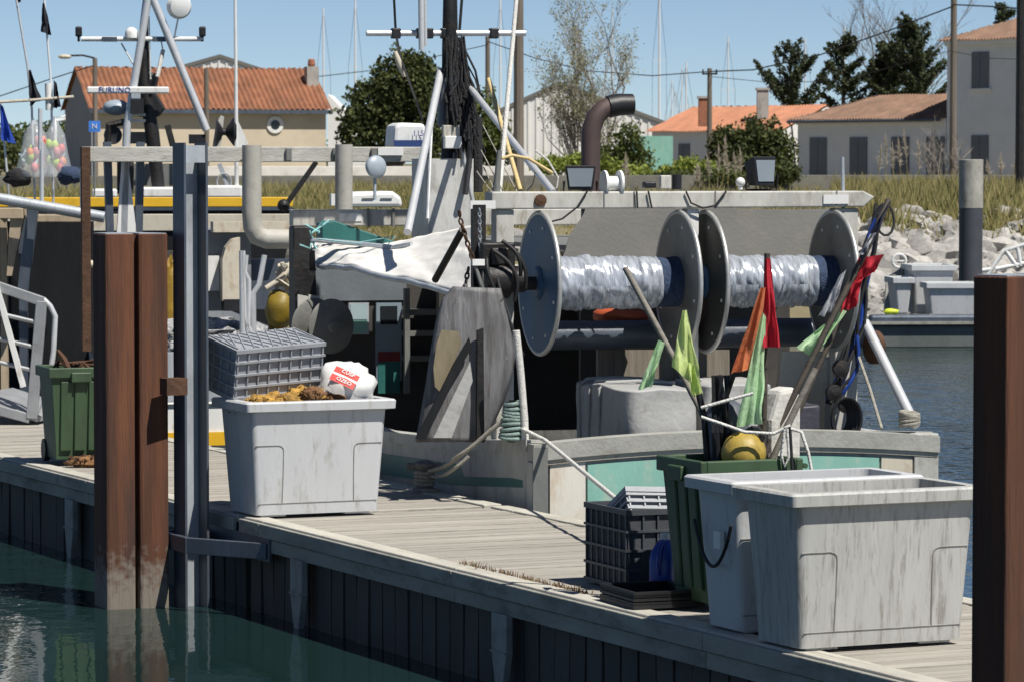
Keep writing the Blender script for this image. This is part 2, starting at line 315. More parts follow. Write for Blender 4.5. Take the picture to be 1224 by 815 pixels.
def slope(b,e0,along,n_len,up,up_len,pit=.21,amp=.06,hip0=0,hip1=0,rows=9):
    # a tiled slope: e0 eave start, half-round tile columns run up the slope; hip0/hip1 = horizontal run of the hips
    e0=Vector(e0); al=Vector(along).normalized(); upv=Vector(up).normalized(); nrm=al.cross(upv).normalized()
    if nrm.z<0: nrm=-nrm
    nc=max(2,int(n_len/pit))
    for k in range(nc):
        x0=k*n_len/nc; x1=(k+1)*n_len/nc; xm=(x0+x1)/2; top=up_len
        if hip0: top=min(top,up_len*xm/hip0)
        if hip1: top=min(top,up_len*(n_len-xm)/hip1)
        if top<.1: continue
        nr=max(1,int(rows*top/up_len)); vs=[];fs=[]; m=6
        for j in range(nr+1):
            for i in range(m+1):
                u=i/m; x=x0+(x1-x0)*u; hgt=amp*(math.sin(math.pi*min(1,u/.62)) if u<.62 else -.5*math.sin(math.pi*(u-.62)/.38))
                vs.append(e0+al*x+upv*(top*j/nr)+nrm*(hgt+.02*math.sin(k*12.9+j*7.7)))
        for j in range(nr):
            for i in range(m): fs.append((j*(m+1)+i,j*(m+1)+i+1,(j+1)*(m+1)+i+1,(j+1)*(m+1)+i))
        b.add(vs,fs)
def shutters(h,c,al,nr,w,hgt,z0,sill=True):          # closed pair of louvred shutters on a wall at c, along al, outward nr
    al=Vector(al); nr=Vector(nr)
    for s in (-1,1):
        b=MB(); o=Vector((c[0],c[1],z0))+al*(s*w/4)+nr*.035
        b.bar(o,o+Vector((0,0,hgt)),w/2-.03,.05,up=nr)
        sh=b.build('shutter',M_SHUT,h)
        for k in (1,5):
            q=MB(); zz=z0+hgt*k/6; p=Vector((o.x,o.y,zz))+nr*.03; q.bar(p-al*(w/4-.1),p+al*(w/4-.1),.03,.09); q.build('shutter_batten',M_SHUT,sh)
    if sill:
        b=MB(); o=Vector((c[0],c[1],z0-.06))+nr*.06; b.bar(o-al*(w/2+.15),o+al*(w/2+.15),.18,.1); b.build('sill',M_REND,h)
# right house pair: facade runs back to the left
al=Vector((-.63,.776,0)); nrm_=Vector((-.776,-.63,0)); GZ=2.3
def on_line(px,o,al):                                # distance along al from o so that it shows at column px
    u=(px-612)/F; return (u*o.y-o.x)/(al.x-u*al.y)
dR=184.0; o=Vector(((1130-612)/F*dR,dR,GZ)); LA=on_line(953,o,al)
h=thing('annex_house','long single-storey grey rendered house with brown tiled hip roof and tall shutters','house',o)
zt=CAMZ+53/4500*dR; b=MB(); dp=6.0; inn=-nrm_*dp
b.prism([o,o+al*LA,o+al*LA+inn,o+inn],(0,0,zt-GZ)); b.build('wall',M_REND,h)
b=MB(); b.bar(o+Vector((0,0,zt-GZ-.12))+nrm_*.06,o+al*LA+Vector((0,0,zt-GZ-.12))+nrm_*.06,.12,.22); b.build('cornice',M_REND,h)
b=MB(); e0=o+al*(LA+.35)+Vector((0,0,zt-GZ))+nrm_*.35; upv=-nrm_*3.35+Vector((0,0,1.25))
slope(b,e0,-al,LA+.35,upv,upv.length,hip0=3.2); b.build('roof',M_TILED,h,smooth=50)
b=MB(); e1=o+al*(LA+.35)+Vector((0,0,zt-GZ))-nrm_*(dp+.35); upv2=-al*3.2+Vector((0,0,1.25)); slope(b,e1,nrm_,dp+.7,upv2,upv2.length,hip0=3.2,hip1=3.2); b.build('hip_slope',M_TILED,h,smooth=50)
b=MB(); slope(b,e1,-al,LA+.35,nrm_*3.35+Vector((0,0,1.25)),3.57,pit=.6,hip0=3.2); b.build('rear_slope',M_TILED,h)
b=MB(); g0=e0-Vector((0,0,.08))+nrm_*.05; b.path([g0,g0-al*(LA+.3)],.07,8); b.path([g0,g0-nrm_*.3-Vector((0,0,.2)),o+al*(LA-.05)+nrm_*.08],.05,6); b.build('gutter',M_STEEL,h)
for px in (978,1026,1076,1118):
    k=on_line(px,o,al); c=o+al*k; shutters(h,c,al,nrm_,1.25,2.3,GZ+.05,False)
h=thing('tall_house','two-storey grey rendered house with tiled roof and grey shutters','house',o-al*.05)
LB=5.6; zt=CAMZ+145/4500*dR; o2=o-al*.05; b=MB(); b.prism([o2,o2-al*LB,o2-al*LB-nrm_*7,o2-nrm_*7],(0,0,zt-GZ)); b.build('wall',M_REND,h)
b=MB(); e0=o2+al*.35+Vector((0,0,zt-GZ))+nrm_*.35; upv=-nrm_*3.85+Vector((0,0,1.35)); slope(b,e0,-al,LB+.7,upv,upv.length,hip0=3.0,hip1=3.0); b.build('roof',M_TILED,h,smooth=50)
b=MB(); e1=e0-nrm_*7.7; slope(b,e1,nrm_,7.7,-al*3+Vector((0,0,1.35)),3.29,hip0=3.85,hip1=3.85)
e2=e0-al*(LB+.7); slope(b,e2,-nrm_,7.7,al*3+Vector((0,0,1.35)),3.29,hip0=3.85,hip1=3.85); b.build('hip_slope',M_TILED,h,smooth=50)
b=MB(); b.bar(o2+Vector((0,0,zt-GZ-.12))+nrm_*.1,o2-al*LB+Vector((0,0,zt-GZ-.12))+nrm_*.1,.25,.24); b.build('cornice',M_RENDW,h)
q=o2-al*LB+nrm_*.06+al*.12; b=MB(); b.path([q+Vector((0,0,.1)),q+Vector((0,0,zt-GZ-.2))],.06,6); b.build('downpipe',M_SHUT,h)
k=on_line(1171,o2,-al); shutters(h,o2-al*k,al,nrm_,1.15,1.75,CAMZ+88/4500*dR)
shutters(h,o2-al*k,al,nrm_,1.15,2.3,GZ+.1,False)
# right end wing with lit side wall
# left house: beige front, left gable greyed to hold its shade
al=Vector((.955,.296,0)); nl=Vector((.296,-.955,0)); dL=182.0
o=Vector(((112-612)/F*dL,dL,GZ)); LL=on_line(390,o,al)
h=thing('beige_house','long beige rendered house with orange tiled roof, oval window and gable end greyed for shade','house',o)
zt=CAMZ+64/4500*dL; DP=7.0; ri=1.95
b=MB(); b.prism([o,o+al*LL,o+al*LL-nl*DP,o-nl*DP],(0,0,zt-GZ-.02)); b.build('wall',M_RENDB,h)
b=MB(); up_=Vector((0,0,1)); z3=up_*(zt-GZ)
b.prism([o-al*.02,o-al*.02+z3,o-al*.02-nl*DP/2+z3+up_*ri,o-al*.02-nl*DP+z3,o-al*.02-nl*DP],-al*.06); b.build('gable_wall',M_RENDG,h)
b=MB(); b.prism([o+al*LL+z3*.98,o+al*LL-nl*DP/2+z3*.98+up_*ri,o+al*LL-nl*DP+z3*.98],-al*.1); b.build('gable_wall',M_RENDB,h)
b=MB(); e0=o-al*.25+z3+nl*.3; upv=-nl*(DP/2+.3)+up_*(ri+.15); slope(b,e0,al,LL+.5,upv,upv.length,pit=.26,amp=.075); b.build('roof',M_TILE,h,smooth=50)
b=MB(); e1=o-al*.25+z3-nl*(DP+.3); slope(b,e1,al,LL+.5,nl*(DP/2+.3)+up_*(ri+.15),upv.length,pit=.6); b.build('rear_slope',M_TILE,h)
b=MB(); b.bar(e0-up_*.1+nl*.04,e0-up_*.1+al*(LL+.5)+nl*.04,.16,.2); b.build('gutter',M_STEEL,h)
k=on_line(329,o,al); c=o+al*k+up_*(CAMZ+46/4500*dL-GZ)+nl*.03
b=MB(); b.lathe(c,nl,[(.0,0),(.42,0),(.42,.05),(.24,.06)],20); w_=b.build('window',M_RENDW,h)
b=MB(); b.lathe(c+nl*.065,nl,[(0,0),(.23,0),(.23,.01),(0,.012)],20); b.build('pane',M_GLASS,w_)
k=on_line(386,o,al); c=o+al*k-nl*2.2
b=MB(); b.prism([c+al*.3+nl*.3,c-al*.3+nl*.3,c-al*.3-nl*.3,c+al*.3-nl*.3],(0,0,CAMZ+118/4500*dL-GZ)); ch=b.build('chimney',M_CONC,h)
b=MB(); cc=c+up_*(CAMZ+118/4500*dL-GZ); b.lathe(cc,up_,[(.16,0),(.2,.1),(.16,.35),(.12,.38)],10); b.build('chimney_pot',M_BRICK,ch)
# hangar behind it
def hangar(name,label,pxl,pxr,pxa,ye,ya,d,wallm,roofm):
    a=P(pxl,ye,d); c=P(pxr,ye,d); t=P(pxa,ya,d); h=thing(name,label,'building',((a.x+c.x)/2,d,GZ))
    b=MB(); b.prism([(a.x,d,GZ),(c.x,d,GZ),(c.x,d,c.z),(t.x,d,t.z),(a.x,d,a.z)],(0,14,0)); b.build('wall',wallm,h)
    b=MB(); ov=.12
    for s,q in ((-1,a),(1,c)):
        dirv=(Vector((q.x,0,q.z))-Vector((t.x,0,t.z))).normalized(); e=Vector((q.x,d-ov,q.z))+dirv*.5; tt=Vector((t.x,d-ov,t.z))
        b.prism([tt+Vector((0,0,.02)),e+Vector((0,0,.02)),e+Vector((0,0,.24)),tt+Vector((0,0,.24))],(0,14+2*ov,0))
    b.build('roof',roofm,h)
    b=MB(); n=int((c.x-a.x)/.45)
    for i in range(n):
        x=a.x+(i+.5)*(c.x-a.x)/n; zt=(a.z+(t.z-a.z)*(x-a.x)/(t.x-a.x)) if x<t.x else (c.z+(t.z-c.z)*(c.x-x)/(c.x-t.x))
        b.box(x-.06,x+.06,d-.05,d,GZ,zt-.1)
    b.build('cladding_ribs',wallm,h); return h
hangar('storage_hangar','white ribbed storage hangar whose gable rises behind the beige house',185,330,263,92,70,230,M_RENDW,M_SLATE)
hangar('boat_shed','white boat shed with shallow grey roof behind the bare tree',560,800,668,152,103,215,M_RENDW,M_SLATE)
b=MB(); a=P(392,160,215); c=P(432,160,215); b.prism([(a.x,215,GZ),(c.x,215,GZ),(c.x,215,CAMZ+40/20.9),(a.x,215,CAMZ+82/20.9)],(0,8,0)); b.build('lean_to_shed',M_RENDW,label='small white shed with sloping roof behind the end of the beige house',cat='shed')
hh=bpy.data.objects[-1] if False else None
# middle house with bright orange roof
dM=200.0; a=P(778,155,dM); c=P(962,155,dM); h=thing('orange_roof_house','low white house with bright orange tiled roof and two narrow windows','house',((a.x+c.x)/2,dM,GZ))
zt=CAMZ+38/4500*dM; xa,xb=a.x,P(930,155,dM).x
al=Vector((-.6,.8,0)); nn=Vector((-.8,-.6,0))
b=MB(); oc=Vector((xb,dM-3,GZ)); 
LM=on_line(779,oc,al); b.prism([oc,oc+al*LM,oc+al*LM-nn*6,oc-nn*6],(0,0,zt-GZ)); b.build('wall',M_REND,h)
b=MB(); e0=oc+al*(LM+.2)+Vector((0,0,zt-GZ))+nn*.3; upv=-nn*3.3+Vector((0,0,1.35)); slope(b,e0,-al,LM+.4,upv,upv.length,pit=.24); b.build('roof',M_TILEO,h,smooth=50)
b=MB(); e1=e0-nn*6.6; slope(b,e1,-al,LM+.4,nn*3.3+Vector((0,0,1.35)),upv.length,pit=.6); b.build('rear_slope',M_TILEO,h)
b=MB(); gb=oc-al*.06+Vector((0,0,zt-GZ)); b.prism([gb,gb-nn*3+Vector((0,0,1.25)),gb-nn*6],-al*.1)
b.prism([gb-Vector((0,0,zt-GZ)),gb,gb-nn*6,gb-nn*6-Vector((0,0,zt-GZ))],-al*.1); b.build('gable_wall',M_RENDW,h)
g2=oc+al*(LM+.02)+Vector((0,0,zt-GZ)); b=MB(); b.prism([g2,g2-nn*3+Vector((0,0,1.25)),g2-nn*6],-al*.1); b.build('gable_wall',M_REND,h)
for px in (791,818):
    k=on_line(px,oc,al); shutters(h,oc+al*k,al,nn,.95,1.5,GZ+.6)
for px,yt,m_ in ((842,118,M_BRICK),(912,108,M_CONC)):
    q=P(px,yt,dM); b=MB(); b.box(q.x-.3,q.x+.3,dM,dM+.6,GZ+3,q.z); ch=b.build('chimney',m_,h)
    b=MB(); b.box(q.x-.36,q.x+.36,dM-.06,dM+.66,q.z,q.z+.12); b.build('chimney_cap',M_CONC,ch)
# small green hut in front of the shed
a=P(762,200,170); b=MB(); b.box(a.x-.2,a.x+1.6,170,172,GZ,CAMZ+32/26.5); hut=b.build('garden_hut',M_TEAL,label='small pale green hut beside the low white house',cat='hut')
# ---- foliage
def leafmat(name,c1,c2): return grass_mat(name,c1,c2)
M_LEAFD=leafmat('dark evergreen foliage',(.03,.048,.014),(.115,.13,.035)); M_LEAFM=leafmat('mid green foliage',(.045,.07,.015),(.13,.15,.03))
M_LEAFY=leafmat('fresh yellow green foliage',(.14,.19,.03),(.32,.36,.07)); M_LEAFS=leafmat('sparse spring leaves',(.15,.16,.07),(.34,.33,.17)); M_CYP=leafmat('olive cypress foliage',(.02,.034,.014),(.08,.095,.035))
M_BARK=mat('grey bark',(.12,.10,.085),.9,0,.3,3,bump=.5); M_TWIG=mat('pale twigs',(.26,.23,.2),.9,0,.2,3,bump=.2)
def leaf(b,p,s,r):
    a=Vector((r.gauss(0,1),r.gauss(0,1),r.gauss(0,1))).normalized(); c=a.orthogonal().normalized(); d=a.cross(c); t=r.uniform(0,6.28)
    u=(c*math.cos(t)+d*math.sin(t))*s; w=(d*math.cos(t)-c*math.sin(t))*s*.55
    b.add([p-u,p+w,p+u,p-w],[(0,1,2,3)])
def bush(name,label,cat,base,blobs,n,ls,lm,seed,trunk=True,group=None,th=.18):
    # blobs: (dx,dy,dz,rx,ry,rz) ellipsoids; leaves sit in uneven clumps near their surfaces
    r=random.Random(seed); h=thing(name,label,cat,base,0,group); base=Vector(base); b=MB(); tot=sum(q[3]*q[5] for q in blobs)
    for q in blobs:
        c=base+Vector(q[:3]); m=int(n*q[3]*q[5]/tot)
        k=0
        while k<m:
            d=Vector((r.gauss(0,1),r.gauss(0,1),r.gauss(0,1))).normalized(); sd_=noise.noise(d*2.6+Vector((seed,q[0]*3,q[2]*2)))
            rad=(.82+.55*sd_)*r.uniform(.75,1.03)
            cp=c+Vector((d.x*q[3],d.y*q[4],d.z*q[5]))*rad
            for _ in range(r.randint(5,11)):
                leaf(b,cp+Vector((r.gauss(0,1),r.gauss(0,1),r.gauss(0,.8)))*ls*1.3,ls*r.uniform(.6,1.2),r); k+=1
    b.build('crown',lm,h)
    t=MB()
    if trunk:
        for q in blobs:
            c=Vector(q[:3]); t.path([base,base+Vector((c.x*.25,c.y*.25,c.z*.5)),base+c],[th,th*.7,th*.3],7)
    else:
        for q in blobs: t.path([base+Vector((q[0]*.7,q[1]*.7,0)),base+Vector(q[:3])],[th*.5,th*.2],5)
    t.build('trunk',M_BARK,h); return h
def bpx(blist,base,d):                               # blobs from pixel ellipses (cx,cy,rx,ry)
    k=F/d; r=[]
    for cx,cy,rx,ry in blist:
        q=P(cx,cy,d); r.append((q.x-base[0],0,q.z-base[2],rx/k,max(rx,ry)/k*.8,ry/k))
    return r
d=165; base=(P(468,200,d).x,d,GZ)
bush('evergreen_tree','dense dark evergreen tree standing beside the beige house','tree',base,bpx([(480,100,38,42),(505,118,22,45),(450,128,40,36),(430,160,24,34),(480,160,42,30),(515,165,16,28),(497,80,24,18)],base,d),15000,.13,M_LEAFD,3)
base=(P(560,200,d).x,d+8,GZ); bush('evergreen_bush','dark bushy shrub behind the mast of the trawler','shrub',base,bpx([(570,150,26,45),(590,175,30,30)],base,d+8),4500,.12,M_LEAFM,4)
d=150; base=(P(898,205,d).x,d,GZ)
bush('hedge_bush','broad dark green rounded bush in front of the orange roofed house','bush',base,bpx([(872,178,26,30),(905,172,32,32),(930,182,22,28),(890,190,40,22)],base,d),9000,.11,M_LEAFD,5,False)
base=(P(820,210,d-8).x,d-8,GZ); bush('low_hedge','low bright yellow green clipped hedge below the narrow windows','hedge',base,bpx([(826,200,22,9),(805,207,20,7),(845,204,15,8)],base,d-8),2600,.09,M_LEAFY,6,False)
base=(P(690,210,d-6).x,d-6,GZ); bush('low_hedge','ragged yellow green hedge at the foot of the bare tree','hedge',base,bpx([(660,198,26,10),(690,196,20,12),(728,203,26,10),(762,208,22,8)],base,d-6),4200,.09,M_LEAFY,8,False)
d=146; base=(P(752,190,d).x,d,GZ); bush('young_shrub','loose olive green shrub between exhaust pipe and hut','shrub',base,bpx([(750,172,20,26),(735,190,24,18),(768,194,14,16)],base,d),2800,.09,M_LEAFM,9,False)
base=(P(865,210,d-10).x,d-10,GZ); bush('dark_hedge','low dark hedge behind the pampas grass','hedge',base,bpx([(800,213,30,7),(860,211,40,9),(935,208,24,13)],base,d-10),4200,.08,M_LEAFD,10,False)
base=(P(345,205,d-16).x,d-16,GZ)
# far tree line that closes the view between the houses
for i,(px,yt,rx,d,m_) in enumerate(((735,172,40,320,M_LEAFM),(560,165,40,340,M_LEAFD),(420,168,30,330,M_LEAFM),(700,168,36,330,M_LEAFD),(1000,160,45,330,M_LEAFM),(40,150,60,330,M_LEAFM),(-20,165,50,320,M_LEAFD),(800,170,40,330,M_LEAFM))):
    base=(P(px,200,d).x,d,GZ); bush('far_tree','hazy tree in the line that closes the view beyond the houses','tree',base,bpx([(px,yt+22,rx,26),(px+rx*.4,yt+12,rx*.5,16),(px-rx*.5,yt+18,rx*.5,18)],base,d),2600,.26,m_,40+i,False,'far tree line')
def baretree(name,label,base,h_,seed,spread,stems,depth,lm,nl,ls,tm=M_BARK,r0=.09,cat='tree'):
    r=random.Random(seed); h=thing(name,label,cat,base); t=MB(); lv=MB(); tips=[]
    def grow(p,d,L,rad,k):
        n=4; pts=[p]; q=p.copy(); dd=d.copy()
        for i in range(n):
            dd=(dd+Vector((r.gauss(0,.09),r.gauss(0,.09),.05))).normalized(); q=q+dd*(L/n); pts.append(q.copy())
        t.path(pts,[rad*(1-.45*i/n) for i in range(n+1)],5 if k<2 else 3,cap=False)
        if k>=2: tips.extend(pts[1:])
        if k<depth:
            for i in range(r.randint(3,4)):
                b0=pts[r.randint(1,n)]; a=Vector((r.gauss(0,1),r.gauss(0,1),r.uniform(.1,.9))).normalized()
                grow(b0.copy(),(dd*.75+a*.75).normalized(),L*r.uniform(.5,.72),max(.006,rad*.55),k+1)
    for i in range(stems):
        d=Vector((r.uniform(-spread,spread),r.uniform(-spread,spread)*.7,1)).normalized(); grow(Vector(base)+Vector((r.uniform(-.4,.4)*stems*.25,r.uniform(-.3,.3),0)),d,h_*r.uniform(.42,.58),r0*r.uniform(.7,1.1),0)
    t.build('trunk',tm,h)
    for k in range(nl):
        p=r.choice(tips); leaf(lv,p+Vector((r.gauss(0,.1),r.gauss(0,.1),r.gauss(0,.1))),ls*r.uniform(.6,1.2),r)
    if nl: lv.build('crown',lm,h)
    return h
d=150; baretree('spring_tree','tall many-stemmed tree with thin spring leaves beside the timber pole',(P(698,200,d).x,d,GZ),7.3,21,.62,9,4,M_LEAFS,9000,.05,M_TWIG,r0=.06)
d=175; baretree('bare_tree','bare tree reaching above the dark pines',(P(1075,120,220).x,220,GZ),10.5,33,.28,5,4,M_LEAFS,500,.05,r0=.10)
d=150; baretree('bare_shrub','leafless pale twiggy shrub in front of the grey house',(P(1135,215,d).x,d,GZ),2.5,12,.75,9,3,M_LEAFS,0,.05,M_TWIG,.03,'shrub')
def conifer(label,px,yb,yt,wpx,d,seed,tilt=0,nb=70,cv=.22,f0=.2):
    r=random.Random(seed); base=Vector((P(px,yb,d).x,d,GZ)); top=P(px,yt,d).z; H=top-GZ; k=F/d; W=wpx/k
    h=thing('cypress_tree',label,'tree',base,0,'dark cypress trees behind the houses'); t=MB(); lv=MB()
    t.path([base,base+Vector((tilt*.5,0,H*.5)),base+Vector((tilt,0,H*.98))],[.2,.13,.04],7)
    for i in range(nb):
        f=r.uniform(f0,1); z=H*f; L=W*(1.08-f)*r.uniform(.55,1.25)+.35; a=r.uniform(0,6.28); p0=base+Vector((tilt*f,0,z)); dv=Vector((math.cos(a),math.sin(a)*.8,r.uniform(.12,.5))).normalized()
        pts=[p0+dv*L*s+Vector((0,0,cv*L*s*s)) for s in (0,.33,.66,1)]; t.path(pts,[.05,.035,.025,.01],4)
        for _ in range(int(150*L)):
            s=r.uniform(.12,1.02); q=p0+dv*L*s+Vector((0,0,cv*L*s*s)); sp_=.16*(1.15-s)+.04
            leaf(lv,q+Vector((r.gauss(0,sp_),r.gauss(0,sp_),r.gauss(.04,sp_*.7))),.115*r.uniform(.6,1.2),r)
    t.build('trunk',M_BARK,h); lv.build('crown',M_CYP,h)
conifer('wide dark cypress with upswept boughs above the orange roofed house',945,130,60,78,215,1,0,24,.55,.45)
conifer('pointed dark cypress standing next to the long annex roof',1008,120,48,60,210,2,0,30,.3,.35)
conifer('tall shaggy cypress crowding the two-storey house',1092,110,22,66,205,3,0,55,.4,.25)
conifer('small cypress tip showing over the two-storey roof',1200,110,8,30,225,4)
conifer('broad low cypress filling the gap behind the annex roof',1062,115,58,60,208,5)
# pampas plumes and reeds
M_PLUME=leafmat('pale pampas plumes',(.34,.29,.22),(.55,.49,.40))
def plume(px,yb,yt,d,seed,label='pale feathery pampas plume on the bank top',grp='pampas plumes'):
    r=random.Random(seed); a=P(px,yb,d); t=P(px+r.uniform(-6,8),yt,d); base=Vector((a.x,d,gz(d)-.02)); h=thing('pampas_plume',label,'grass',base,0,grp)
    s=MB(); mid=base.lerp(Vector(t),.5)+Vector((.03,0,.02)); s.path([base,mid,t],[.012,.01,.006],4); s.build('stem',M_GRASS,h)
    q=MB(); L=(Vector(t)-mid)
    for i in range(170):
        f=r.uniform(0,1.08); p=mid+L*f; w=.075*math.sin(math.pi*min(1,.15+f*.8))
        e=Vector((r.gauss(0,w),r.gauss(0,w),.12*r.random())); c=e.orthogonal().normalized()*.012; q.add([p-c,p+c,p+e+Vector((0,0,.05))],[(0,1,2)])
    q.build('plume',M_PLUME,h)
for i,(px,yb,yt) in enumerate(((742,222,187),(752,225,196),(828,224,203),(836,224,200),(848,226,190),(856,226,178),(862,224,168),(870,226,188),(880,226,186),(884,224,182),(900,226,200),(1058,224,165),(1066,226,175),(1076,226,170),(1085,228,160),(1046,226,178),(1098,228,172),(1195,232,188),(1183,232,196),(1210,236,192),(1160,230,200))):
    plume(px,yb,yt,118+(i%5)*1.5,i)
# ---- poles, wires and masts
def pole(name,label,px,y0,y1,w,d,m,cat='pole',extra=None):
    a=P(px,y1,d); k=F/d; base=Vector((a.x,d,gz(d)-.1 if d>73 else -1)); h=thing(name,label,cat,base); t=P(px,y0,d)
    b=MB(); b.path([base,(a.x,d,t.z)],[w/k/2*1.08,w/k/2*.92],10); b.build('shaft',m,h)
    if extra: extra(h,Vector((a.x,d,t.z)),k)
    return h
def ins(h,t,k):
    b=MB(); b.bar(t+Vector((-.35,-.05,-.25)),t+Vector((.35,-.05,-.25)),.08,.08); b.build('crossarm',M_DARKM,h)
    for s in (-.3,0,.3):
        b=MB(); b.lathe(t+Vector((s,-.05,-.21)),(0,0,1),[(.03,0),(.05,.06),(.03,.1),(.04,.16)],8); b.build('insulator',M_DARKM,h)
pole('utility_pole','thick brown timber utility pole beside the many-stemmed tree',620,-12,232,12,132,M_WOODP)
pole('utility_pole','thin brown utility pole just behind the black mast',583,44,200,6,190,M_WOODP)
pole('utility_pole','grey utility pole in front of the orange roofed house',848,82,205,6,170,M_WOODP,extra=ins)
pole('utility_pole','pale grey utility pole in front of the two-storey house',1139,-8,216,8,150,M_WOODP)
pole('utility_pole','thick dark pole at the edge of the two-storey house',1219,-12,210,11,100,M_DARKM)
def lampx(h,t,k):
    b=MB(); b.path([t,t+Vector((-.5,-.1,.12)),t+Vector((-1.1,-.2,.1))],.04,6); b.build('arm',M_DARKM,h)
    b=MB(); b.sphere(t+Vector((-1.25,-.2,.06)),.2,(1.5,.7,.5),10,6); b.build('lamp_head',M_PLUME if False else M_CREAM,h)
pole('street_lamp','street lamp on a dark timber pole in front of the beige house roof',114,70,180,6,160,M_WOODP,'lamp',lampx)
pole('utility_pole','short grey pole in front of the beige house roof',247,82,165,6,165,M_WOODP)
def wire(pts,d0,d1,r,label):
    b=MB(); q=[]; n=len(pts)
    for i,(x,y) in enumerate(pts): q.append(P(x,y,d0+(d1-d0)*i/(n-1)))
    b.path(q,r,5); return b.build('overhead_wire',M_WIRE,label=label,cat='wire')
wire([(583,50),(600,56),(640,70),(700,85),(780,91),(848,86)],190,170,.025,'black overhead wire from the thin brown pole to the grey pole')
wire([(848,86),(900,84),(980,66),(1060,38),(1139,8)],170,150,.03,'heavy black overhead wire climbing to the pale grey pole')
wire([(1139,6),(1180,8),(1240,12)],150,140,.03,'black overhead wire from the pale grey pole past the house roof')
wire([(850,92),(930,100),(1010,96),(1139,60)],170,150,.014,'thin lower wire between the grey poles')
wire([(1139,62),(1180,70),(1240,72)],150,120,.014,'thin wire crossing the two-storey facade')
wire([(380,92),(450,84),(583,54)],190,190,.022,'wire from the beige house chimney to the thin brown pole')
wire([(-20,122),(60,95),(114,78)],170,160,.025,'wire running to the street lamp pole')
M_MAST=mat('white yacht mast',(.74,.75,.76),.4,.2,.05,3,bump=0)
for i,(px,y0,w,lb) in enumerate(((788,-12,3.2,'tallest white yacht mast rising past the orange roof'),(820,75,2.6,'white yacht mast with a wind vane over the orange roof'),(803,96,1.8,'short white yacht mast to one side of the vane mast'),(807,108,1.6,'thin short white yacht mast next to the boat shed roof'),(815,80,1.4,'thin white yacht mast close against the vane mast'),(870,44,2.2,'white yacht mast over the bush by the orange roof'),(962,46,2.4,'white yacht mast between the dark cypresses'),(1009,32,2.6,'white yacht mast directly behind the pointed cypress'),(387,10,2.6,'white yacht mast behind the beige house chimney'),(425,0,3.0,'grey lattice radio mast behind the evergreen tree'),(732,8,1.6,'thin yacht mast seen through the many-stemmed tree'),(598,0,3,'white yacht mast between the two brown poles'))):
    d=300; a=P(px,200,d); t=P(px,y0,d); h=thing('yacht_mast',lb,'mast',(a.x,d,GZ)); k=F/d
    b=MB(); b.path([(a.x,d,GZ),(a.x,d,t.z)],[w/k/2,w/k/2*.7],8); b.build('spar',M_MAST,h)
    b=MB(); zz=GZ+(t.z-GZ)*.62; b.bar((a.x-.55,d,zz),(a.x+.55,d,zz),.05,.05); b.build('spreader',M_MAST,h)
    b=MB(); b.path([(a.x,d,t.z-.1),(a.x-.55,d,zz),(a.x-.6,d,GZ)],.012,4); b.path([(a.x,d,t.z-.1),(a.x+.55,d,zz),(a.x+.6,d,GZ)],.012,4); b.build('stay',M_WIRE,h)
# ================================================================== JETTY (local x across to the boats, y along it away from us)
DZ=.70
JA=24.4
p0=G(968,785,DZ); J=frame(p0,JA); JW=2.2
def JG(px,py,z=DZ): return hit(px,py,J,2,z)
M_PLANK=mat('sun bleached deck planks',(.36,.335,.29),.9,0,.22,5,(.16,.145,.12),.42,6,(.25,6,1),.5,30,rnd=.13)
M_COPE=mat('pale edge board',(.46,.44,.38),.85,0,.15,3,(.22,.2,.15),.4,4,(2,.4,1),.3)
M_FASC=mat('weathered fascia timber',(.30,.295,.265),.85,0,.2,3,(.09,.1,.075),.45,4,(2,.4,1),.3)
M_SKIRT=mat('dark pontoon skirt board',(.055,.053,.05),.7,0,.3,4,(.06,.06,.05),.35,5,(1,1,.3),.3,tide=((.05,.045,.035),-.05),rnd=.2)
M_FEND=mat('grey steel bracket',(.27,.28,.27),.6,.2,.2,5,(.08,.08,.06),.35,4,bump=.15)
S_END=JG(0,545)[1]+9; S_J=JG(298,618)[1]; S_0=-6.0
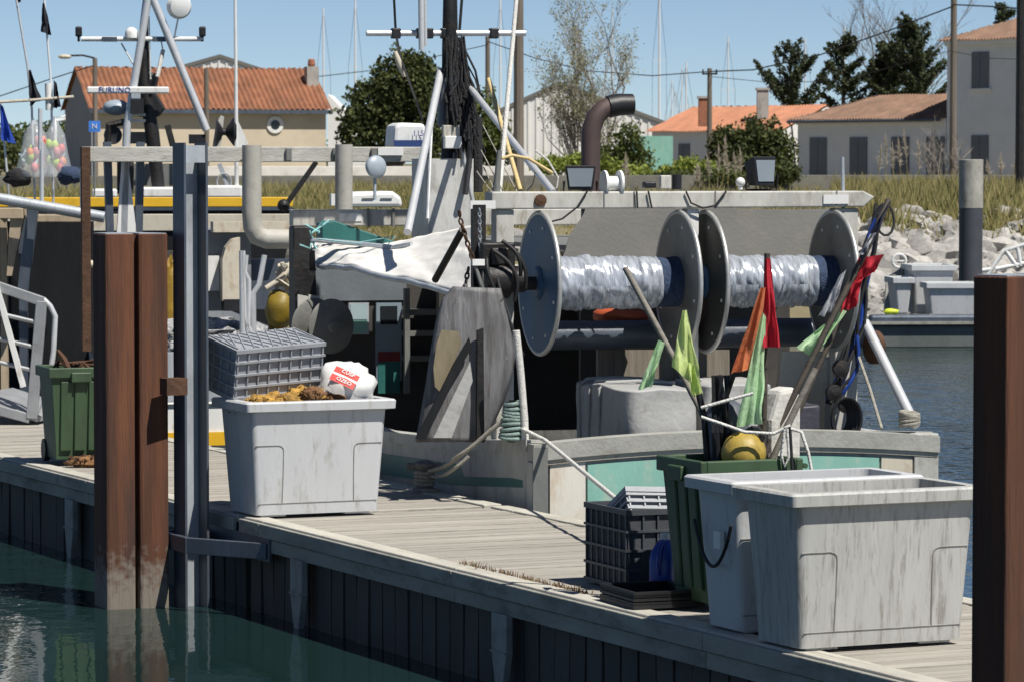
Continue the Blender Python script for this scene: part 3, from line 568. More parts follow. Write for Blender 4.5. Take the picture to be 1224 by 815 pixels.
def pontoon(label,s0,s1,dx,bx):
    h=thing('pontoon_jetty',label,'jetty',J@Vector((0,s0,0)),JA)
    b=MB(J); b.box(dx+.16,dx+JW-.16,s0+.02,s1-.02,-.3,DZ-.06); b.build('float_body',M_SKIRT,h)
    w=.142; n=int((s1-s0)/w); pm=MB(); pm.box(.165,JW-.165,-.5*w+.006,.5*w-.006,-.035,0); me=pm.mesh('plank'); me.materials.append(M_PLANK)
    for i in range(min(n,290)):
        inst('plank',me,h,(dx,(i+.5)*(s1-s0)/n,DZ-.002+rnd.uniform(-.002,.003)),(0,rnd.uniform(-.0012,.0012),rnd.uniform(-.0015,.0015)))
    for x0,x1 in ((dx,dx+.155),(dx+JW-.155,dx+JW)):
        k=s0
        while k<s1-.1:
            e=min(k+3.6,s1); b=MB(J); b.box(x0,x1,k+.004,e-.004,DZ-.045,DZ+.012); b.build('edge_board',M_COPE,h,bevel=.008); k=e
    k=s0
    while k<s1-.1:
        e=min(k+3.6,s1); b=MB(J); b.box(dx-.035,dx+.0,k+.004,e-.004,DZ-.105,DZ-.004); b.build('fascia_board',M_FASC,h,bevel=.006)
        b=MB(J); b.box(dx-.012,dx+.02,k+.004,e-.004,DZ-.21,DZ-.112); b.build('fascia_board',M_FASC,h,bevel=.006)
        b=MB(J); b.box(dx+JW+.002,dx+JW+.03,k+.004,e-.004,DZ-.2,DZ-.004); b.build('fascia_board',M_FASC,h,bevel=.006); k=e
    sw=.235; m=int((s1-s0)/sw); q=MB(); q.box(-.03,.03,-sw/2+.012,sw/2-.012,-.9,.0); sm=q.mesh('skirt_board'); sm.materials.append(M_SKIRT)
    for i in range(m):
        inst('skirt_board',sm,h,(dx+.10+rnd.uniform(-.008,.008),(i+.5)*(s1-s0)/m,DZ-.15),(0,rnd.uniform(-.02,.02),0))
    for px in bx:
        s=JG(px,DZ)[1] if False else None
    return h
hA=pontoon('weathered plank pontoon carrying the grey fish tubs and stacked crates',S_0,S_J,0,())
hB=pontoon('further plank pontoon carrying the lone green wheeled bin',S_J+.12,S_END,0,())
def bracket(px,yt,par):
    q=hit(px,yt,J,0,-.02); s=q[1]; z0=DZ-.2; L=.6
    b=MB(J); b.prism([(-.045,s-.115,z0),(-.045,s+.115,z0),(-.045,s+.115,z0-L*.42),(-.045,s+.02,z0-L),(-.045,s-.02,z0-L),(-.045,s-.115,z0-L*.42)],(.05,0,0)); f=b.build('fender_bracket',M_FEND,par,bevel=.006)
    b=MB(J); b.box(-.055,-.0452,s-.115,s+.115,z0-L*.42,z0-L*.42+.012); b.build('weld_strip',M_FASC,f)
bracket(85,585,hB); bracket(357,650,hA); bracket(600,705,hA)
b=MB(J)
for k in range(260):                                   # little weeds rooted in the edge joint
    s=JG(rnd.uniform(545,700),690)[1]; s=rnd.uniform(JG(700,712)[1],JG(548,675)[1]); x=.155+rnd.gauss(.01,.02); hgt=rnd.uniform(.015,.05)
    b.add([(x-.006,s,DZ),(x+.006,s,DZ),(x+rnd.uniform(-.02,.02),s+rnd.uniform(-.02,.02),DZ+hgt)],[(0,1,2)])
b.build('edge_weeds',M_PLUME if False else leafmat('dry reddish weeds',(.12,.06,.04),(.25,.19,.1)),kind='stuff',label='dry reddish weeds growing in the joint of the edge board',cat='weeds')
# ---- rust sheet piles
def boxpile(name,label,base,deg,ztop,w=.255,gap=.035,yb=.19):
    Fm=frame(base,deg); h=thing(name,label,'pile',(base[0],base[1],-1.5),deg)
    for s in (-1,1):
        b=MB(Fm); x0,x1=(-w-gap/2,-gap/2) if s<0 else (gap/2,w+gap/2)
        b.prism([(x0,-.2,-1.5),(x0+.02,-.21,-1.5),(x1-.02,-.21,-1.5),(x1,-.2,-1.5),(x1,yb,-1.5),(x0,yb,-1.5)],(0,0,ztop+1.5)); b.build('pile_half',M_RUST,h,bevel=.008)
        b=MB(Fm); b.box(x0+.008,x1-.008,-.19,yb-.01,ztop,ztop+.006); b.build('cut_top',M_ALU,h)
    b=MB(Fm); b.box(-gap/2,gap/2,-.12,yb-.08,-1.5,ztop-.01); b.build('web',M_RUSTY,h)
    return h
g=G(154,727,0); zt=P(155,280,g.y).z
boxpile('rusty_pile','rusty steel pile standing in the water before the lone green wheeled bin',(g.x,g.y+.2),20,zt,.225)
dR2=17.6; zt2=P(1190,331,dR2).z; q=P(1205,500,dR2); cv=Matrix.Rotation(R(42),3,'Z')@Vector((-.2775,-.21,0))
boxpile('rusty_pile','rusty steel pile standing in front of the stained grey tub',(q.x-cv.x,dR2-cv.y),42,zt2,.26,yb=.01)
# ---- galvanised guide post with bracket
g=JG(229,600); HPx=-.28; d_=(J@Vector((HPx,hit(229,600,J,0,HPx)[1],0))); zt=P(229,171,d_.y).z; Fm=frame(d_,30)
h=thing('guide_post','galvanised steel H-section guide post at the pontoon joint beside the full tub','post',(d_.x,d_.y,-1.2),30)
b=MB(Fm); b.box(-.082,.082,.05,.065,-1.2,zt-.02); b.build('web',M_ALU,h)
b=MB(Fm); b.box(-.10,-.082,-.1,.1,-1.2,zt); b.build('flange',M_STEEL,h)
b=MB(Fm); b.box(.082,.10,-.1,.1,-1.2,zt); b.build('flange',M_STEEL,h)
b=MB(Fm); b.box(-.08,.08,-.095,-.08,zt-.15,zt-.02); b.build('top_plate',M_ALU,h)
b=MB(Fm); b.box(-.27,-.1,-.15,-.02,P(210,470,d_.y).z,P(210,450,d_.y).z); b.build('link_bracket',M_RUSTY,h)
# guide arm from the pontoon round the post
b=MB(J); s=hit(229,632,J,0,HPx)[1]; 
b.bar((HPx-.13,s-.28,.5),(-.02,s-.95,.5),.05,.12); b.bar((HPx-.13,s+.3,.5),(.0,s+.4,.5),.05,.12); b.bar((HPx-.13,s-.3,.5),(HPx-.13,s+.32,.5),.05,.12); b.prism([(-.03,s-1.0,.42),(-.03,s+.4,.42),(-.03,s+.4,.6),(-.03,s-1.0,.6)],(.025,0,0)); b.build('guide_arm',M_STEEL,hA,bevel=.005)
# ---- polyethylene fish tubs
M_SEAM=mat('shaded tub seam',(.24,.235,.22),.7,0,.3,8,bump=.1)  # shade of the moulded lines put into a darker colour
def tub(label,corner,m,dirtm=None,seed=0,W=1.1,D=.66,Hh=.87,deg=JA,group=None):
    # corner = world position of the front left bottom corner
    Fm=Matrix.Translation(corner)@Matrix.Rotation(R(deg),4,'Z'); h=thing('fish_tub',label,'tub',corner,deg,group)
    t=.035; r=random.Random(seed)
    def ring(x0,x1,y0,y1,z,c,n=4):
        pts=[]
        for cx,cy,a0 in ((x1-c,y0+c,-90),(x1-c,y1-c,0),(x0+c,y1-c,90),(x0+c,y0+c,180)):
            for i in range(n+1):
                a=R(a0+90*i/n); pts.append((cx+c*math.cos(a),cy+c*math.sin(a),z))
        return pts
    o=.075
    secs=[ring(.034,W-.034,.03,D-.03,.014,.035),ring(.03,W-.03,.025,D-.025,.06,.045),ring(-.02,W+.02,-.02,D+.02,Hh-.075,.045)]
    b=MB(Fm); n=20; vs=sum(secs,[]); fs=[tuple(range(n-1,-1,-1))]
    for k in range(len(secs)-1): fs+=[(k*n+i,k*n+(i+1)%n,(k+1)*n+(i+1)%n,(k+1)*n+i) for i in range(n)]
    b.add(vs,fs)
    ins_=[ring(-.03+t,W+.03-t,-.03+t,D+.03-t,Hh-.075,.05),ring(.05+t,W-.05-t,.04+t,D-.04-t,.08,.05)]
    vs=sum(ins_,[]); fs=[(i,n+i,n+(i+1)%n,(i+1)%n) for i in range(n)]+[tuple(range(n,2*n))]
    b.add(vs,fs); b.build('shell',m,h,smooth=35)
    b=MB(Fm); rr=[ring(-.03,W+.03,-.03,D+.03,Hh-.08,.06),ring(-o,W+o,-o,D+o,Hh-.07,.03),ring(-o-.004,W+o+.004,-o-.004,D+o+.004,Hh-.012,.03),ring(-o+.008,W+o-.008,-o+.008,D+o-.008,Hh,.025),ring(-.03+t,W+.03-t,-.03+t,D+.03-t,Hh,.05),ring(-.03+t,W+.03-t,-.03+t,D+.03-t,Hh-.08,.05)]
    vs=sum(rr,[]); fs=[]
    for k in range(5): fs+=[(k*n+i,k*n+(i+1)%n,(k+1)*n+(i+1)%n,(k+1)*n+i) for i in range(n)]
    b.add(vs,fs); b.build('rim',m,h,smooth=35)
    yw=lambda z:.025-.045*(z-.06)/(Hh-.135)             # dark bead drawn as the shade in the groove round the corner panels
    for s_ in (0,1):
        xx=lambda v: v if s_==0 else W-v
        b=MB(Fm); b.path([(xx(a),yw(z)-.001,z) for a,z in ((.02,Hh*.62),(.2,Hh*.62),(.225,Hh*.612),(.24,Hh*.595),(.245,Hh*.57),(.245,.3),(.24,.1))],.0045,5); b.build('panel_groove_shade',M_SEAM,h,smooth=60)
    b=MB(Fm); b.path([(.05,yw(.1)-.001,.1),(W-.05,yw(.1)-.001,.1)],.004,5); b.build('base_bead',M_SEAM,h,smooth=60)
    for x0 in (.08,W-.3):
        b=MB(Fm); b.box(x0,x0+.2,.05,D-.05,0,.013); b.build('skid',m,h)
    return h,Fm
q=JG(948,781); cN=J@Vector((-.02,q[1]-.06,DZ+.014))
tubN,FN=tub('stained empty grey tub in front of its cleaner twin behind a rusty pile',cN,M_TUBD,seed=1,deg=JA+1.0,D=.55)
c2=J@Vector((.045,.93,DZ+.014))
tub2,F2=tub('cleaner empty grey tub with white sticker and rubber strap, next to a green bin',c2,M_TUB,seed=2,deg=JA,D=.45)
b=MB(F2); b.box(-.047,-.02,.12,.2,.475,.575); b.build('sticker',M_WHITE,tub2)
b=MB(F2); b.path([(-.05,-.02+.45*u,.62-.25*math.sin(math.pi*u)**.8) for u in [i/14 for i in range(15)]],.011,6); b.build('rubber_strap',M_BLACK,tub2)
q=JG(302,621); cL=J@Vector((max(q[0],.01),q[1],DZ+.014)); tubL,FL=tub('full grey tub heaped with ochre nets and a white sack',cL,M_TUB,seed=3,W=1.06,D=.64)
# contents of the full tub
M_NETY=mat('ochre fishing net',(.42,.24,.05),.9,0,.5,14,(.1,.06,.03),.5,10,bump=1.0,bs=60)
M_NETB=mat('brown fishing net',(.20,.10,.04),.9,0,.5,14,(.06,.035,.02),.5,10,bump=1.0,bs=60)
def netpile(name,label,blobs,m,Fm=None,seed=0,loops=30,lr=.006,lm=None,cat='net'):
    r=random.Random(seed); b=MB(Fm)
    for (x,y,z,rx,ry,rz) in blobs: b.sphere((x,y,z),1,(rx,ry,rz),20,12,.55,2.6,r.randint(0,99))
    xs=[p.x for p in b.v]; h=None
    base=sum(b.v,Vector())/len(b.v); base.z=min(p.z for p in b.v)
    h=thing(name,label,cat,base); b.build('heap',m,h,smooth=80)
    l=MB(Fm)
    for k in range(loops):
        q=r.choice(blobs); d=Vector((r.gauss(0,1),r.gauss(0,1),abs(r.gauss(0,.8)))).normalized(); c=Vector(q[:3])+Vector((d.x*q[3],d.y*q[4],d.z*q[5]))*.98
        u=d.orthogonal().normalized(); w=d.cross(u); rr=r.uniform(.3,.9)*min(q[3],q[5])*.8; ph=r.uniform(0,6.28)
        l.path([c+(u*math.cos(a+ph)*rr+w*math.sin(a+ph)*rr*.6)+d*(.02*math.sin(3*a))-d*rr*rr*.4/max(q[3],.05) for a in [i*.5 for i in range(r.randint(7,12))]],lr,4)
    l.build('loose_twine',lm or m,h,kind='stuff'); return h
netpile('fishing_net','ochre fishing net heaped over the rim of the full tub',[(.2,.16,.84,.16,.12,.07),(.47,.18,.86,.19,.13,.10),(.6,.3,.82,.3,.2,.1),(.3,.4,.8,.3,.2,.12)],M_NETY,FL,4,40)
netpile('fishing_net','brown tangle of net lying between ochre net and white sack',[(.52,.08,.9,.09,.07,.06),(.7,.16,.86,.12,.1,.06)],M_NETB,FL,5,14)
hs=thing('plastic_sack','bulging white plastic sack with red bands on top of the full tub','sack',FL@Vector((.88,.2,.8)),JA)
b=MB(FL); b.sphere((.85,.24,.93),1,(.23,.18,.22),22,14,.28,2.2,5); b.build('sack_body',M_WHITE,hs,smooth=80)
M_REDP=mat('red sack print',(.55,.04,.03),.6,0,.1,5,bump=.1)
Ftilt=FL@Matrix.Translation((.75,.035,1.0))@Matrix.Rotation(R(28),4,'Y')@Matrix.Rotation(R(-28),4,'Z')@Matrix.Rotation(R(64),4,'X')
def sackpt(u,v,off): # print follows the bulge of the sack
    return (u,v,off-.55*u*u-.9*v*v)
for v0 in (.035,-.045):
    b=MB(Ftilt.copy()); b.grid(lambda a,c:sackpt(-.11+.2*a,v0+.06*c,.03),8,3); b.build('red_band',M_REDP,hs)
    letter('lettering','OZEO' if v0<0 else 'CUSP',.045,M_WHITE,hs,Ftilt@Matrix.Translation((.0,v0+.03,.034)))
# ---- stacking crates
def crate(name,label,M4,L,Wd,Hh,m,cat='crate',slots=True,thin=.012,group=None):
    # open plastic crate, local x along L, y along Wd, base at z=0
    h=bpy.data.objects.new(name,None); COL.objects.link(h); h.matrix_world=M4; WM[h]=M4; tag(h,label,cat,group)
    b=MB(M4); t=thin
    b.box(0,L,0,Wd,0,t); b.box(0,L,0,t,t,Hh); b.box(0,L,Wd-t,Wd,t,Hh); b.box(0,t,t,Wd-t,t,Hh); b.box(L-t,L,t,Wd-t,t,Hh); b.build('box_shell',m,h)
    b=MB(M4); e=.022
    for z0,z1 in ((Hh-.03,Hh+.004),(Hh*.72,Hh*.72+.016),(Hh*.48,Hh*.48+.016),(Hh*.24,Hh*.24+.016),(.002,.03)):
        b.box(-e,L+e,-e,-.001,z0,z1); b.box(-e,L+e,Wd+.001,Wd+e,z0,z1); b.box(-e,-.001,-.001,Wd+.001,z0,z1); b.box(L+.001,L+e,-.001,Wd+.001,z0,z1)
    b.build('hoop_rib',m,h)
    b=MB(M4); n=max(4,int(L/.085))
    for i in range(n+1):
        x=i*L/n
        for y in (-.016,Wd+.004): b.box(x-.005,x+.005,y,y+.012,.03,Hh-.03)
    n=max(3,int(Wd/.085))
    for i in range(n+1):
        y=i*Wd/n
        for x in (-.016,L+.004): b.box(x,x+.012,y-.005,y+.005,.03,Hh-.03)
    b.build('upright_rib',m,h); return h
q=Vector((.45,3.15,0)); Fc=J@Matrix.Translation((q[0],q[1],DZ+.014))@Matrix.Rotation(R(-2),4,'Z')
crate('stacking_crate','tall ribbed dark grey crate standing on the pontoon edge',Fc,.5,.62,.5,M_CRATE)
crate('stacking_crate','lighter grey crate tipped inside the tall dark crate',Fc@Matrix.Translation((.04,.04,.46))@Matrix.Rotation(R(-27),4,'X')@Matrix.Rotation(R(3),4,'Y'),.4,.5,.19,M_CRATEL)
Ft=J@Matrix.Translation((.06,2.25,DZ+.014))@Matrix.Rotation(R(-4),4,'Z')
crate('flat_tray','flat black plastic tray lying before the tall dark crate',Ft,.42,.5,.1,M_BLACK,'tray')
def jug(base,deg,label):
    Fm=Matrix.Translation(base)@Matrix.Rotation(R(deg),4,'Z'); h=thing('plastic_jug',label,'jug',base,deg)
    b=MB(Fm); pr=[(.115,.075,0),(.125,.085,.02),(.125,.085,.2),(.11,.08,.25),(.07,.05,.31),(.035,.035,.33)]; n=16; vs=[];fs=[]
    for rx,ry,z in pr:
        for i in range(n):
            a=2*math.pi*i/n; c,s_=math.cos(a),math.sin(a); e=.55; vs.append((rx*math.copysign(abs(c)**e,c),ry*math.copysign(abs(s_)**e,s_),z))
    for k in range(len(pr)-1): fs+=[(k*n+i,k*n+(i+1)%n,(k+1)*n+(i+1)%n,(k+1)*n+i) for i in range(n)]
    fs+=[tuple(range(n-1,-1,-1)),tuple((len(pr)-1)*n+i for i in range(n))]; b.add(vs,fs); b.build('jug_body',M_BLUEP,h,smooth=50)
    b=MB(Fm); b.path([(-.115,0,.12),(-.15,0,.2),(-.12,0,.28),(-.05,0,.32)],.014,7); b.build('handle',M_BLUEP,h,smooth=60)
    b=MB(Fm); b.lathe((0,0,.33),(0,0,1),[(.034,0),(.034,.035),(.03,.04)],12); b.build('cap',M_WHITE,h)
qj=hit(789,700,J,2,DZ+.03); jug(J@Vector((.62,2.97,DZ+.014)),70,'blue plastic jug with white cap leaning by the black tray')
# ---- wheeled bins
def wheelie(label,base,deg,Wd,D,Hh,rubbish=False,lid=True):
    Fm=Matrix.Translation(base)@Matrix.Rotation(R(deg),4,'Z'); h=thing('wheeled_bin',label,'bin',base,deg); t=.02
    def rg(z,i): return [(-Wd/2+i,-D/2+i*1.3,z),(Wd/2-i,-D/2+i*1.3,z),(Wd/2-i,D/2-i*.3,z),(-Wd/2+i,D/2-i*.3,z)]
    b=MB(Fm); a=rg(.05,.05)+rg(Hh-.08,.0); b.add(a,[(0,3,2,1),(0,1,5,4),(1,2,6,5),(2,3,7,6),(3,0,4,7)])
    b.build('bin_body',M_GBIN,h,bevel=.025,solid=.012)
    for x in (-.25,.0,.25):
        b=MB(Fm); xx=x*Wd; b.hexa([(xx-.05,-D/2+.03,.12),(xx+.05,-D/2+.03,.12),(xx+.05,-D/2+.08,.12),(xx-.05,-D/2+.08,.12),(xx-.05,-D/2-.018,Hh-.12),(xx+.05,-D/2-.018,Hh-.12),(xx+.05,-D/2+.03,Hh-.12),(xx-.05,-D/2+.03,Hh-.12)]); b.build('stiffening_rib',M_GBIN,h,bevel=.01)
    b=MB(Fm); o=.035
    for x0,x1,y0,y1 in ((-Wd/2-o,Wd/2+o,-D/2-o,-D/2+.01),(-Wd/2-o,Wd/2+o,D/2-.01,D/2+o),(-Wd/2-o,-Wd/2+.01,-D/2+.01,D/2-.01),(Wd/2-.01,Wd/2+o,-D/2+.01,D/2-.01)): b.box(x0,x1,y0,y1,Hh-.09,Hh)
    b.build('collar',M_GBIN,h,bevel=.008)
    b=MB(Fm); b.box(-.09,.09,-D/2-o-.03,-D/2-o+.005,Hh-.13,Hh-.04); b.build('lift_comb',M_GBIN,h,bevel=.01)
    if lid:
        b=MB(Fm); b.hexa([(-Wd/2-.05,-D/2-.06,Hh+.003),(Wd/2+.05,-D/2-.06,Hh+.003),(Wd/2+.05,D/2+.05,Hh+.003),(-Wd/2-.05,D/2+.05,Hh+.003),(-Wd/2-.02,-D/2-.03,Hh+.03),(Wd/2+.02,-D/2-.03,Hh+.03),(Wd/2+.02,D/2+.03,Hh+.06),(-Wd/2-.02,D/2+.03,Hh+.06)]); b.build('lid',M_GBIN,h,bevel=.012)
    for s in (-1,1):
        b=MB(Fm); b.lathe((s*(Wd/2-.05),D/2+.0,.1),(1,0,0),[(.1,-.025),(.1,.025)],18); b.build('wheel',M_BLACK,h)
    b=MB(Fm); b.tube((-Wd/2,D/2+.07,Hh-.05),(Wd/2,D/2+.07,Hh-.05),.016); b.build('handle',M_GBIN,h)
    return h,Fm
fg=J@Vector((.66,2.2,DZ+.012))
wheelie('dark green wheeled bin stuffed with flagged poles, between dark crate and grey tub',fg,JA-90,.52,.62,.90,lid=False)
qb=JG(97,556); qb=J@Vector((max(.34,qb[0]),qb[1]+.2,DZ+.012))
hb_,Fb=wheelie('lone green wheeled bin without lid on the further pontoon',qb,JA-6,.5,.55,.86,lid=False)
b=MB(Fb); 
for k in range(7):
    r=random.Random(k+50); b.path([(r.uniform(-.2,.2),r.uniform(-.2,.2),.78),(r.uniform(-.2,.2),r.uniform(-.2,.2),.88),(r.uniform(-.2,.2),r.uniform(-.2,.2),.82+.1*r.random())],.016,5)
b.path([(-.05,-.1,.8),(-.1,-.05,.92),(-.15,-.02,1.0)],[.03,.035,.02],6); b.build('rubbish',M_RUSTY,kind='stuff',label='rusty scraps sticking out of the lone green bin',cat='rubbish')
netpile('rope_heap','small heap of frayed brown rope at the foot of the lone bin',[(Fb@Vector((.02,-.36,.03)))[:]+(.16,.07,.05),(Fb@Vector((.2,-.34,.03)))[:]+(.12,.06,.04)],M_NETB,None,9,26,.008,M_RUSTY,'rope')
# crates tipped up behind the full tub
qk=hit(330,500,J,2,DZ+.3)
Fk=J@Matrix.Translation((.55,hit(300,485,J,0,.6)[1]-.05,DZ+.67))@Matrix.Rotation(R(-6),4,'Z')@Matrix.Rotation(R(8),4,'X')@Matrix.Rotation(R(4),4,'Y')
# ---- bollard with ropes
qc=hit(515,588,J,2,DZ); Bc=J@Vector((JW-.1,qc[1],DZ+.012))
h=thing('mooring_bollard','small rusty grey mooring bollard with rope turns on the far pontoon edge','bollard',Bc,JA)
M_BOLL=mat('rough galvanised bollard',(.22,.21,.2),.8,.2,.3,8,(.12,.08,.05),.4,7,bump=.4)
b=MB(); b.lathe(Bc,(0,0,1),[(.1,0),(.1,.02),(.06,.04),(.055,.17),(.085,.2),(.085,.23),(.05,.25)],16); b.build('post',M_BOLL,h,smooth=40)
b=MB(); b.tube(Bc+Vector((-.14,0,.2)),Bc+Vector((.14,0,.2)),.03,n=10); b.build('horn',M_BOLL,h,smooth=50)
b=MB()
for k in range(4): b.path([Bc+Vector((.075*math.cos(a),.075*math.sin(a),.06+.03*k+.004*math.sin(2*a))) for a in [i*.45 for i in range(14)]],.014,6,closed=True)
b.path([Bc+Vector((.08*math.cos(a)+.04*a/6,.05*math.sin(a)-.05,.012)) for a in [i*.6 for i in range(16)]],.013,5); b.build('rope_turns',M_ROPE,h,smooth=60)

netpile('rope_heap','small tangle of red and white twine on the planks behind the full tub',[(*(J@Vector((.75,9.6,DZ+.03))),.16,.1,.04),(*(J@Vector((.95,9.9,DZ+.03))),.2,.1,.03)],M_NETB,None,19,40,.007,M_WROPE,'rope')
# upside-down crate on the back of the full tub
def grate(h,M4,L,Wd,z,m):
    b=MB(M4); n=9
    for i in range(n+1):
        x=i*L/n; b.bar((x,0,z),(min(L,x+L*.25),Wd,z),.008,.012); b.bar((x,0,z),(max(0,x-L*.25),Wd,z),.008,.012)
    b.build('base_grating',m,h)
Fk=FL@Matrix.Translation((-.02,.34,.86))@Matrix.Rotation(R(12),4,'Z')@Matrix.Rotation(R(12),4,'X')@Matrix.Rotation(R(-3),4,'Y')@Matrix.Translation((0,.42,.40))@Matrix.Rotation(R(180),4,'X')
ck=crate('stacking_crate','light grey crate turned upside down on the back of the full tub',Fk,.76,.42,.40,M_CRATEL); grate(ck,Fk,.76,.42,-.004,M_CRATEL)
# ================================================================== TRAWLER A (stern towards us; local x to starboard, y towards the bow)
AA=16.0
pc=G(648,607,DZ); A=frame((pc.x+.16,pc.y+.22),AA)
def AP(px,py,s): return hit(px,py,A,1,s)
def AT(px,py,t): return hit(px,py,A,0,t)
BW=AP(1117,520,0)[0]; XL=AP(638,560,0)[0]                                   # beam at the transom
TOP=AP(660,530,0)[2]                                   # rail height at the stern
tr=thing('fishing_trawler','moored trawler with two net drums, teal stern panels and white canvas awning','boat',A@Vector((BW/2,3,0)),AA)
stn=[(0,XL,BW,TOP),(1.5,XL-.16,BW+.16,TOP-.1),(3.5,XL-.3,BW+.3,TOP-.16),(5.5,XL-.38,BW+.3,TOP-.14),(7.5,-.2,BW-.05,TOP+.1),(9,.6,BW-.75,TOP+.4),(10.2,BW/2-.03,BW/2+.03,TOP+.6)]
def shell(b,inset,zb):
    vs=[];fs=[]; n=4
    for (s,x0,x1,z) in stn:
        c=(x0+x1)/2
        for (x,zz) in ((x0+inset,z),(x0+inset+.03,.25),(c-(c-x0)*.8+inset,-.15),(c-(c-x0)*.35,-.5),(c+(x1-c)*.35,-.5),(c+(x1-c)*.8-inset,-.15),(x1-inset-.03,.25),(x1-inset,z)): vs.append((x,s+(inset if s==0 else 0),zz))
    m=8
    for i in range(len(stn)-1):
        for k in range(m-1): fs.append((i*m+k,i*m+k+1,(i+1)*m+k+1,(i+1)*m+k))
    fs.append(tuple(range(m))[::-1]); b.add(vs,fs)
b=MB(A); shell(b,0,0); M_HULLA=mat('weathered pale grey hull paint',(.4,.4,.37),.6,0,.15,3,(.16,.13,.09),.42,5,(1,1,.4),.2); b.build('hull',M_HULLA,tr,smooth=30,solid=.0)
b=MB(A)                                                # dark teal sheer stripe on the port side
for (s0,x0,_,z0),(s1,x1,_,z1) in zip(stn[:-2],stn[1:-1]):
    b.add([(x0-.012,s0+.25,z0-.36),(x1-.012,s1+.25,z1-.36),(x1-.012,s1+.25,z1-.18),(x0-.012,s0+.25,z0-.18)],[(0,1,2,3)])
b.build('sheer_stripe',M_DTEAL,tr,solid=.01)
def dk(u,v):
    i=min(len(stn)-2,int(v*(len(stn)-1))); f=v*(len(stn)-1)-i; s=stn[i][0]+(stn[i+1][0]-stn[i][0])*f; x0=stn[i][1]+(stn[i+1][1]-stn[i][1])*f; x1=stn[i][2]+(stn[i+1][2]-stn[i][2])*f
    return (x0+.03+(x1-x0-.06)*u,s+.03,.55)
b=MB(A); b.grid(dk,6,24); b.build('deck',M_GREYP,tr)
# stern rail cap (cambered), panels
def camber(x): f=(x-XL)/(BW-XL); return .075*(1-(2*f-1)**2)
b=MB(A); n=24
for i in range(n):
    x0,x1=XL-.02+(BW-XL+.04)*i/n,XL-.02+(BW-XL+.04)*(i+1)/n; z0,z1=TOP+camber(x0),TOP+camber(x1)
    b.hexa([(x0,-.07,z0-.13),(x1,-.07,z1-.13),(x1,.12,z1-.13),(x0,.12,z0-.13),(x0,-.07,z0),(x1,-.07,z1),(x1,.12,z1),(x0,.12,z0)])
b.build('stern_rail',M_WORNR if 'M_WORNR' in globals() else mat('worn grey rail paint',(.33,.33,.30),.65,0,.18,4,(.18,.15,.11),.35,6,(1,1,1),.2),tr)
b=MB(A)
for i in range(n):
    x0,x1=XL+(BW-XL)*i/n,XL+(BW-XL)*(i+1)/n; z0,z1=TOP+camber(x0)-.13,TOP+camber(x1)-.13
    b.hexa([(x0,-.05,z0-.04),(x1,-.05,z1-.04),(x1,-.0,z1-.04),(x0,-.0,z0-.04),(x0,-.05,z0-.001),(x1,-.05,z1-.001),(x1,-.0,z1-.001),(x0,-.0,z0-.001)])
b.build('rail_lip',M_CREAM,tr)
b=MB(A)
for i in range(n):
    x0,x1=XL+(BW-XL)*i/n,XL+(BW-XL)*(i+1)/n; z0,z1=TOP+camber(x0)-.16,TOP+camber(x1)-.16
    b.hexa([(x0,-.012,.1),(x1,-.012,.1),(x1,.05,.1),(x0,.05,.1),(x0,-.012,z0),(x1,-.012,z1),(x1,.05,z1),(x0,.05,z0)])
b.build('transom',M_HULLA,tr)
M_RUSTW=mat('rust streaked white panel',(.66,.63,.55),.6,0,.08,3,(.42,.24,.09),.35,4,(1,1,.3),.1)
def panel(px0,px1,m,z0,z1,nm='stern_panel',y=-.02,lab=None):
    x0,x1=AP(px0,560,y)[0],AP(px1,560,y)[0]; b=MB(A); k=5
    for i in range(k):
        a0,a1=x0+(x1-x0)*i/k,x0+(x1-x0)*(i+1)/k
        b.hexa([(a0,y-.012,z0),(a1,y-.012,z0),(a1,y+.01,z0),(a0,y+.01,z0),(a0,y-.012,TOP+camber(a0)-z1),(a1,y-.012,TOP+camber(a1)-z1),(a1,y+.01,TOP+camber(a1)-z1),(a0,y+.01,TOP+camber(a0)-z1)])
    o=b.build(nm,m,tr)
    if lab: o['label']=lab
panel(657,699,M_RUSTW,.25,.175,lab='rust streaked white stern panel'); panel(702,804,M_TEAL,.25,.2,lab='faded teal stern panel'); panel(840,1050,M_TEAL,.25,.2,lab='faded teal stern panel'); panel(1053,1090,M_CREAM,.25,.19); panel(806,838,M_WHITE,.5,.19,'registration_plate')
for px,w in ((811,5),(831,9)):
    x0,x1=AP(px-w/2,560,-.03)[0],AP(px+w/2,560,-.03)[0]; b=MB(A); b.box(x0,x1,-.036,-.033,.86,TOP-.17); b.build('red_mark',M_RED,tr)
b=MB(A); x0=AP(1092,560,-.03)[0]; b.box(x0,BW+.02,-.045,.1,.1,TOP+.02); b.build('corner_post',M_HULLA,tr,bevel=.01)
b=MB(A); b.box(XL-.03,XL+.06,-.05,.1,.1,TOP-.14); b.build('corner_post',M_HULLA,tr,bevel=.01)
b=MB(A); xq=AP(645,560,-.06)[0]; b.box(xq-.06,xq+.06,-.085,-.0755,.1,TOP-.02); b.build('rubbing_post',M_GREYP,tr)
# port bulwark cap
b=MB(A)
for (s0,x0,_,z0),(s1,x1,_,z1) in zip(stn[:-1],stn[1:]):
    b.bar((x0+.04,s0+.12,z0-.02),(x1+.04,s1+.12,z1-.02),.14,.09)
b.build('bulwark_cap',M_HULLA,tr)
b=MB(A)
for (s0,_,x0,z0),(s1,_,x1,z1) in zip(stn[:-1],stn[1:]): b.bar((x0-.04,s0+.12,z0-.02),(x1-.04,s1+.12,z1-.02),.14,.09)
b.build('bulwark_cap',M_HULLA,tr)
